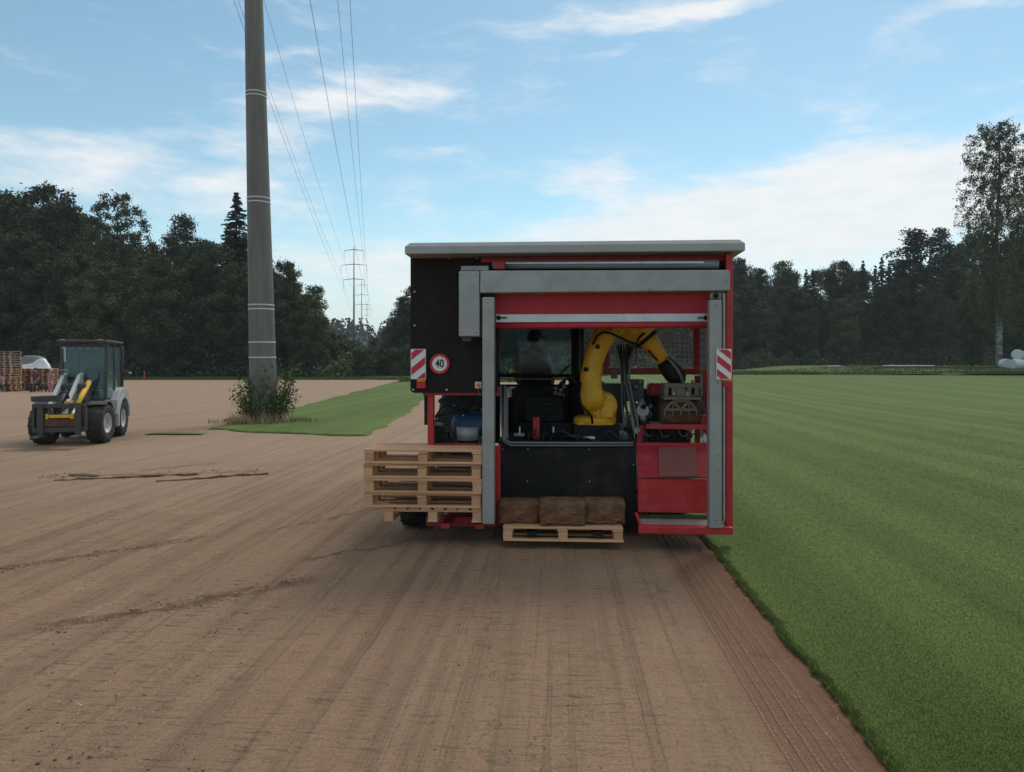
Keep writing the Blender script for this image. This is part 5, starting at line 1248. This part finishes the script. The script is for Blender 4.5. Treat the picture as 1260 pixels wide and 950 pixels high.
worker(2, 'worker in dark trousers crouching at the left picture edge before the tall stack',
    dict(pelvis=wj(1, 474.5, w), spine=wj(1, 471, w, -.05), chest=wj(1.2, 466.3, w, -.1), neck=wj(1.6, 462.7, w, -.14), head=wj(2, 460, w, -.18), shol=wj(-2, 465, w, -.1), elbl=wj(-3, 470, w, -.15), wril=wj(0, 473.5, w, -.35), shor=wj(4.4, 465, w, -.1), elbr=wj(6.4, 469.6, w, -.15), wrir=wj(7.2, 474, w, -.3),
         hipl=wj(-.5, 475, w), knel=wj(-3, 472.5, w, -.4), ankl=wj(-2.4, 481, w, -.4), hipr=wj(2.4, 475, w), kner=wj(6.6, 472.8, w, -.35), ankr=wj(7.6, 481.2, w, -.3)),
    (.4, -1, -.2), dict(skin=M['skin'], shirt=M['pink'], trousers=M['jeans'], hair=M['hair']))
# the bench they sit on
b0, b1 = P(37, 473.2, 48.75), P(66, 473.2, 48.75); bn = empty('bench', ((b0.x+b1.x)/2, 48.85, 0), 0, 'low dark bench in front of the pallets with two workers sitting on it', 'bench')
Lb = b1.x-b0.x; hz = b0.z
MB().box((0, 0, hz), (Lb, .42, .05)).build('seat', M['loader_dark'], bn, .004); MB().box((0, .12, hz*.5), (Lb*.92, .05, .06)).build('stretcher', M['loader_dark'], bn)
for x in (-.46, -.12, .2, .46): 
    for y in (-.17, .17): MB().box((Lb*x, y, hz/2-.012), (.07, .05, hz-.05)).build('leg', M['loader_dark'], bn)
MB().box((-Lb/2+.3, -.19+.02, hz*.28), (.6, .03, .12)).build('side_board', M['loader_dark'], bn)
# person at the left edge sits on an upturned crate
c0 = ground_at(1, 48.75); cr = empty('crate', c0, 0, 'dark crate under the crouching worker at the left picture edge', 'crate')
for i in range(3): MB().box((0, 0, .06+i*.10), (.40, .34, .08)).build('slat', M['wood_old'], cr)
MB().box((0, 0, .3225), (.42, .36, .02)).build('top', M['wood_old'], cr)

# ------------------------------------------------------------------ far pallet stacks
def far_pallet_mesh(mt):
    b = MB()
    for y in (-.36, 0, .36): b.box((0, y, .011), (1.2, .10, .022))
    for x in (-.545, .03, .545):
        for y in (-.355, .355): b.box((x, y, .061), (.11, .09, .078))
        b.box((0, 0, .061), (1.1, .02, .078))
        b.box((x, 0, .111), (.11, .80, .022))
    for i in range(5): b.box((0, -.35+i*.175, .1335), (1.2, .12, .023))
    b.V = [(v[0], v[1], v[2]*1.17) for v in b.V]; return b.mesh('pallet', mt)
FP = {k_: far_pallet_mesh(M[k_]) for k_ in ('wood_old', 'wood_grey')}
def far_stack(px, Y, n, rz, where, old_from=99):
    b = ground_at(px, Y); rr = random.Random(where)
    for i in range(n):
        o = link('pallet', FP['wood_grey' if i >= old_from else 'wood_old'], None, (b.x+rr.uniform(-.035, .035), b.y+rr.uniform(-.03, .03), b.z+.002+i*.170), (0, 0, rz+rr.uniform(-.05, .05)+math.pi*rr.choice((0, 1))))
        o.location.z = b.z+.002+i*.170
        nth = 'lowest' if i == 0 else 'topmost' if i == n-1 else ORD[i]+' from the bottom'
        tag(o, '%s pallet, %s, %s' % ('greyish' if i >= old_from else 'reddish brown', nth, where), 'pallet', 'pallets in '+where)
far_stack(11.5, 49.6, 16, R(-17), 'tall stack at left picture edge', 9)
far_stack(-16, 49.9, 15, R(-15), 'stack cut off by left picture edge', 11)
far_stack(36, 51.5, 9, R(-10), 'low stack next to the tall one')
far_stack(57, 51.8, 9, R(-4), 'low stack behind the bench workers')
far_stack(73, 53.5, 6, R(12), 'lowest stack just left of loader', 0)
# covered load lying on the two low stacks
zc = float(terrain(-34, 51))+9*.170
def lump(name, mt, outline, Y0, depth, seed, label, cat, lean=.0):
    """soft heap: height profile (px, py) drawn out in depth and rounded off"""
    pts = []; xs = np.linspace(outline[0][0], outline[-1][0], 22); ys = np.interp(xs, [o[0] for o in outline], [o[1] for o in outline]); V = []; nd = 12
    for i, (x, y) in enumerate(zip(xs, ys)):
        q = P(x, y, Y0)
        for j in range(nd+1):
            f = j/nd; pr = min(1, 1.25*math.sin(math.pi*f)**.55); hgt = (q.z-zc)*pr
            V.append((q.x*1.0+lean*f, Y0-depth/2+depth*f, zc+.004+max(0, hgt)*(1+.06*(vnoise(np.array(x*.4+seed), np.array(f*5.))-.5))))
    nx = len(xs); Fc = [(i*(nd+1)+j, i*(nd+1)+j+1, (i+1)*(nd+1)+j+1, (i+1)*(nd+1)+j) for i in range(nx-1) for j in range(nd)]
    Fc += [tuple(range(nd, -1, -1)), tuple((nx-1)*(nd+1)+j for j in range(nd+1)), tuple([i*(nd+1) for i in range(nx)]), tuple([i*(nd+1)+nd for i in range(nx-1, -1, -1)])]
    o = MB().add(V, Fc, True).build(name, mt); o.location = (0, 0, 0); return tag(o, label, cat)
lump('tarpaulin', M['tarp_grey'], [(29, 439.5), (34, 437.6), (45, 437.8), (54, 440.5), (57, 446), (58, 451)], 52.2, .75, 3, 'grey tarpaulin over a load on the low pallet stacks, behind the white sheet', 'tarpaulin')
lump('sheet', M['sheet_white'], [(28, 449), (36, 448.5), (42, 446.5), (47, 443), (51, 441), (55, 442), (58, 446.5), (60.5, 448), (61, 452)], 51.55, .42, 8, 'bright white sheet heaped on the low pallet stacks above the seated workers', 'sheet')
mp = ground_at(177.5, 83.8); mk_ = empty('marker_post', mp, 0, 'thin orange marker post standing at the field edge right of the loader', 'marker post')
MB().loft([(0, 0, 0), (0, 0, 1.05)], .045, 8).build('post', M['marker'], mk_); MB().ball((0, 0, 1.05), .05, 8, 5).build('post_top', M['marker'], mk_)

# round bales by the birch
def bale(px, py, Y, r, L, rz, label):
    q = P(px, py, Y); b = MB(); k_ = 10; pts = []; rd = []
    for i in range(k_+1):
        f = i/k_; pts.append(((f-.5)*L, 0, 0)); rd.append(r*(1-.13*(abs(f-.5)*2)**6)*(1+.015*random.random()))
    b.loft(pts, rd, 22); o = b.build('round_bale', M['bale'], None, 0, q, (0, 0, rz)); 
    for p_ in o.data.vertices: p_.co.z = max(p_.co.z, -r*.94)
    for f in (-.30, .05, .33):
        MB().loft([(f*L-.015, 0, 0), (f*L+.015, 0, 0)], r*1.004, 22, False).build('wrap_band', M['sheet_white'], o)
    return tag(o, label, 'bale', 'wrapped bales by the birch')
YB = 88.0
gz = float(terrain(56, YB)); 
def bale_at(px, lev, dY, rz, label, r=.66):
    Y = YB+dY; x = (px-630)/F*Y; z = float(terrain(x, Y))+r*.93+lev*r*1.72; py = HY-(z-CAMH)*F/Y; bale(px, py, Y, r, 1.25, rz, label)
bale_at(1237, 0, 2.5, R(80), 'small-looking white bale farthest left, right next to the birch trunk')
bale_at(1251, 0, -1.2, R(10), 'white wrapped bale lying lengthwise in front of the others')
bale_at(1264, 0, -.6, R(20), 'white wrapped bale cut by the picture edge, on the ground')
bale_at(1252, 1, 1.5, R(60), 'white wrapped bale stacked on top of the lower ones')
bale_at(1266, 1, 1.2, R(40), 'white wrapped bale in the upper row cut by the picture edge')
# pale strip at the far edge of the right field
for (xa, xb, Y_, lab) in ((1086, 1150, 104, 'long pale pipe lying in the grass at far edge of the right field'), (1018, 1034, 104, 'short pale piece of pipe lying left of the long one at the field edge')):
    p0 = ground_at(xa, Y_); p1 = ground_at(xb, Y_-2); pts = [p0.lerp(p1, i/10) for i in range(11)]
    for q in pts: q.z = float(terrain(q.x, q.y))+.30
    tag(MB().loft(pts, .10, 8).build('pipe', M['pale_strip']), lab, 'pipe', 'pale pipes at the field edge')

# ------------------------------------------------------------------ wheel loader
ld = empty('wheel_loader', (-10.25, 17.08, 0), R(15), 'compact grey wheel loader with pallet forks and yellow lift ram parked on the soil', 'wheel loader')
LG, LD, LF = M['loader_grey'], M['loader_dark'], M['fork_steel']
for x, t in ((.575, 1), (-.575, 1)):
    wheel('front_wheel', (x, 0, .46), .46, .38, ld, 16, M['rim'], M['tyre_dusty'], R(-6), .52, False)
    wheel('rear_wheel', (x*.92, 1.66, .46), .46, .36, ld, 16, M['rim'], M['tyre_dusty'], 0, .52, False)
MB().box((0, 1.0, .62), (.62, 2.4, .36)).build('chassis', LD, ld, .03)
for y_ in (0, 1.66): MB().box((0, y_, .46), (.85, .2, .2)).build('axle', LD, ld, .02)
# rear body with engine hood and fenders
MB().prism([(1.15, .60), (2.2, .62), (2.25, 1.0), (2.15, 1.20), (1.15, 1.20)], -.42, .42, 'x').build('engine_hood', LG, ld, .04)
def fender(name, x0, x1, yc, r0, r1, a0, a1, mt):
    b = MB(); V = []; n = 14
    for i in range(n+1):
        th = R(a0+(a1-a0)*i/n)
        for rr in (r0, r1):
            for xx in (x0, x1): V.append((xx, yc+rr*math.cos(th), .46+rr*math.sin(th)))
    Fc = []
    for i in range(n):
        k_ = i*4; Fc += [(k_, k_+4, k_+5, k_+1), (k_+2, k_+3, k_+7, k_+6), (k_, k_+2, k_+6, k_+4), (k_+1, k_+5, k_+7, k_+3)]
    Fc += [(0, 1, 3, 2), (n*4, n*4+2, n*4+3, n*4+1)]; b.add(V, Fc); return b.build(name, mt, ld, .012)
fender('rear_fender', .34, .72, 1.66, .52, .63, 2, 196, LG); fender('rear_fender', -.72, -.34, 1.66, .52, .63, 2, 196, LG)
fender('front_fender', .37, .76, .0, .50, .525, 20, 120, LD); fender('front_fender', -.76, -.37, .0, .50, .525, 20, 120, LD)
MB().prism([(y_-.26, z_) for y_, z_ in [(1.22, .60), (1.34, .58), (1.42, .72), (1.52, .92), (1.70, 1.05), (1.95, 1.09), (2.2, 1.05), (2.42, .9), (2.44, 1.02), (2.25, 1.20), (1.85, 1.26), (1.55, 1.18), (1.32, .95)]], .42, .70, 'x').build('side_panel', LG, ld, .02)
MB().prism([(y_-.26, z_) for y_, z_ in [(1.22, .60), (1.34, .58), (1.42, .72), (1.52, .92), (1.70, 1.05), (1.95, 1.09), (2.2, 1.05), (2.42, .9), (2.44, 1.02), (2.25, 1.20), (1.85, 1.26), (1.55, 1.18), (1.32, .95)]], -.70, -.42, 'x').build('side_panel', LG, ld, .02)
# cab
CX0, CX1, CY0, CY1, CZ0, CZ1 = -.42, .54, .58, 2.02, 1.02, 2.40
cb = MB()
for x in (CX0, CX1):
    cb.bar((x, CY0-.05, CZ0-.35), (x, CY0+.10, CZ1-.06), .065, .075, (1, 0, 0)); cb.bar((x, CY1, CZ0-.2), (x, CY1-.08, CZ1-.06), .075, .075, (1, 0, 0)); cb.bar((x, CY0+.75, CZ0-.2), (x, CY0+.72, CZ1-.06), .05, .06, (1, 0, 0))
cb.bar((CX0, CY0-.02, CZ0-.1), (CX1, CY0-.02, CZ0-.1), .06, .10); cb.bar((CX0, CY0+.10, CZ1-.09), (CX1, CY0+.10, CZ1-.09), .07, .07); cb.bar((CX0, CY1-.05, CZ0), (CX1, CY1-.05, CZ0), .06, .08)
cab2 = cb.build('cab', LD, ld, .012)
MB().box((.03, (CY0+CY1)/2+.04, CZ1), (CX1-CX0+.14, CY1-CY0+.16, .075)).build('cab_roof', LD, cab2, .03)
MB().box((.03, CY0+.35, .82), (CX1-CX0-.02, .62, .42)).build('cab_front', LD, cab2, .03)
def pane(name, pts, mt=M['glass_loader']):
    pts = [Vector(p_) for p_ in pts]; nn = (pts[1]-pts[0]).cross(pts[2]-pts[0]).normalized()*.006
    MB().add(pts+[p_+nn for p_ in pts], [(0, 1, 2, 3), (7, 6, 5, 4), (0, 4, 5, 1), (1, 5, 6, 2), (2, 6, 7, 3), (3, 7, 4, 0)]).build(name, mt, cab2)
pane('windscreen', [(CX0+.04, CY0-.02, CZ0-.04), (CX1-.04, CY0-.02, CZ0-.04), (CX1-.04, CY0+.10, CZ1-.13), (CX0+.04, CY0+.10, CZ1-.13)])
pane('side_window', [(CX1, CY0+.06, CZ0), (CX1, CY0+.70, CZ0), (CX1, CY0+.69, CZ1-.12), (CX1, CY0+.14, CZ1-.12)])
pane('side_window', [(CX1, CY0+.80, CZ0), (CX1, CY1-.05, CZ0), (CX1, CY1-.10, CZ1-.12), (CX1, CY0+.76, CZ1-.12)])
pane('side_window', [(CX0, CY0+.06, CZ0), (CX0, CY1-.06, CZ0), (CX0, CY1-.10, CZ1-.12), (CX0, CY0+.14, CZ1-.12)])
pane('rear_window', [(CX0+.05, CY1-.02, CZ0+.06), (CX1-.05, CY1-.02, CZ0+.06), (CX1-.05, CY1-.09, CZ1-.12), (CX0+.05, CY1-.09, CZ1-.12)])
MB().box((.03, 1.35, 1.12), (.46, .42, .14)).box((.03, 1.58, 1.45), (.44, .12, .6)).build('operator_seat', M['seat'], cab2, .03)
MB().loft([(.03, .78, .95), (.03, .95, 1.28)], .03, 8).build('steering_column', M['black'], cab2)
ws_ = MB(); pts = [(.03+.17*math.cos(i*math.pi/8), .97+.17*math.sin(i*math.pi/8)*.9, 1.30+.17*math.sin(i*math.pi/8)*-.35) for i in range(17)]; ws_.loft(pts, .014, 6, False); ws_.build('steering_wheel', M['black'], cab2)
MB().loft([(.26, CY0-.06, CZ0+.06), (.36, CY0-.02, CZ0+.36), (.40, CY0+.0, CZ0+.62)], .010, 6).loft([(.05, CY0-.045, CZ0+.10), (.24, CY0-.02, CZ0+.36), (.37, CY0-.01, CZ0+.46)], .010, 6).build('wiper', M['black'], cab2)
MB().box((-.38, CY0+.06, CZ1-.32), (.09, .004, .36)).build('window_sticker', mat('pale_sticker', (.42, .5, .55), .4), cab2)
for i in range(4): MB().box((-.20+i*.17, CY0+.085, CZ1-.17), (.10, .012, .06)).build('sun_visor_slot', M['hose_grey'], cab2)
for x in (CX0+.02, CX1-.12): MB().box((x, CY0+.03, CZ1+.0), (.11, .09, .085)).build('work_lamp', M['alu'], cab2, .015)
for x in (CX1+.04, CX0-.04):
    MB().loft([(x, CY0+.02, CZ0-.12), (x+.0, CY0-.06, CZ0-.12)], [.075, .085], 16).build('headlamp', M['alu'], ld); MB().box((x, CY0+.06, CZ0-.2), (.07, .07, .2)).build('lamp_bracket', LD, ld)
MB().box((CX1+.04, CY0+.20, CZ0-.17), (.05, .16, .08)).build('indicator_lamp', M['lamp_red'], ld, .01)
mr = MB().loft([(CX1, CY1-.1, 1.66), (CX1+.20, CY1+.0, 1.62)], .014, 6).build('mirror_arm', LD, cab2); MB().box((CX1+.22, CY1, 1.62), (.07, .04, .05)).build('mirror', M['alu'], mr, .01)
MB().loft([(CX0, CY0, CZ1-.05), (CX0-.14, CY0-.1, CZ1-.16)], .01, 6).build('mirror_arm', LD, cab2)
MB().loft([(CX1+.05, CY1-.02, .95), (CX1+.06, CY1-.05, 2.3)], .018, 6).build('grab_rail', LD, cab2)
MB().box((CX1-.03, CY1+.05, 1.75), (.12, .08, 1.15)).build('rear_post', LD, cab2, .02)
# lift arm, rams and fork carriage
FX = .03; FY = -1.02
def plate(name, pts, x0, x1, mt, bev=.01): return MB().prism(pts, x0, x1, 'x').build(name, mt, ld, bev)
arm_poly = [(.62, 1.52), (.50, 1.62), (.1, 1.30), (-.45, .98), (-.95, .55), (-1.05, .62), (-1.02, .80), (-.62, 1.05), (-.35, 1.22), (.35, 1.58)]
arm_poly = [(.62, 1.46), (.52, 1.64), (.30, 1.60), (-.72, .86), (-.92, .66), (-.90, .48), (-.72, .50), (-.25, .92)]
plate('lift_arm', arm_poly, -.34, -.26, LG); plate('lift_arm', arm_poly, .00, .08, LG)
for y_, z_ in ((.52, 1.53), (-.85, .57)): MB().loft([(-.36, y_, z_), (.12, y_, z_)], .05, 12).build('arm_pin', LD, ld)
MB().loft([(.24, .35, 1.42), (.20, -.52, .86)], .062, 14).build('lift_ram', M['yellow_cyl'], ld); MB().loft([(.20, -.50, .87), (.18, -.82, .64)], .032, 10).build('ram_rod', M['alu'], ld)
MB().box((.06, -.45, .93), (.16, .26, .16)).build('ram_mount', M['yellow_cyl'], ld, .02)
MB().loft([(-.13, .3, 1.35), (-.13, -.75, .85)], .05, 12).build('tilt_ram', LD, ld)
MB().box((0, .30, 1.12), (.5, .55, .55)).build('front_tower', LD, ld, .04)
cz0, cz1 = .34, .98
fcb = MB()
fcb.box((FX, FY, cz1-.05), (1.06, .07, .09)); fcb.box((FX, FY, cz0+.06), (1.06, .07, .10)); fcb.box((FX, FY+.05, (cz0+cz1)/2), (.95, .02, .18))
for x in (-.505, .505, -.2, .2): fcb.box((FX+x, FY+.012, (cz0+cz1)/2), (.05, .075, cz1-cz0-.02))
fcar = fcb.build('fork_carriage', LF, ld, .008)
MB().box((FX-.0, FY-.02, cz0+.22), (.66, .04, .16)).build('carriage_plate', mat('rusty_plate', (.12, .055, .04), .85, var=.3, vscale=8), fcar, .005)
MB().box((FX+.02, FY-.035, .70), (.44, .06, .07)).box((FX-.23, FY-.04, .70), (.05, .08, .12)).box((FX+.26, FY-.04, .70), (.05, .08, .12)).build('coupler_bar', M['yellow_cyl'], fcar, .008)
MB().box((FX-.38, FY+.045, .66), (.32, .02, .50)).build('carriage_side', LF, fcar, .01)
for x in (FX-.36, FX+.38):
    f_ = MB(); f_.box((x, FY-.06, .62), (.12, .05, .74)); f_.box((x, FY-.28, .275), (.12, .45, .045)); f_.build('fork', LF, ld, .006)
MB().prism([(-.36-.18, 1.02), (FX-.05, 1.02), (FX-.02, 1.16), (-.36-.2, 1.14)], FY+.05, FY+.30).build('hitch_block', LD, ld, .01)
MB().loft([(FX-.1, FY+.1, 1.05), (FX-.02, FY+.1, 1.22), (FX+.1, FY+.12, 1.24), (FX+.14, FY+.12, 1.08)], .025, 8).build('hose_loop', M['hose'], ld)
for i in range(3): MB().loft([(.1+.05*i, .5, 1.35), (.12+.05*i, .1, 1.35-.05*i), (.1+.04*i, -.4, 1.02), (.05, -1.0, .8)], .014, 6).build('hydraulic_hose', M['hose'], ld)
MB().loft([(-.26, .34, 1.55), (-.36, .22, 1.70), (-.20, .18, 1.72), (-.16, .32, 1.55)], .018, 6).build('hydraulic_hose', M['hose_grey'], ld)

# ------------------------------------------------------------------ haze: a little pale air between here and the far woods
hm = bpy.data.materials.new('haze'); hm.use_nodes = True; k = NT(hm.node_tree); k.n.clear()
o_ = k.new('ShaderNodeOutputMaterial'); pv = k.new('ShaderNodeVolumePrincipled'); pv.inputs['Color'].default_value = (.86, .93, 1, 1); pv.inputs['Density'].default_value = .00028; pv.inputs['Anisotropy'].default_value = .0
k.l.new(pv.outputs[0], o_.inputs['Volume'])
tag(MB().box((0, 450, 29.25), (2420, 1720, 74.5)).build('haze', hm), kind='stuff')
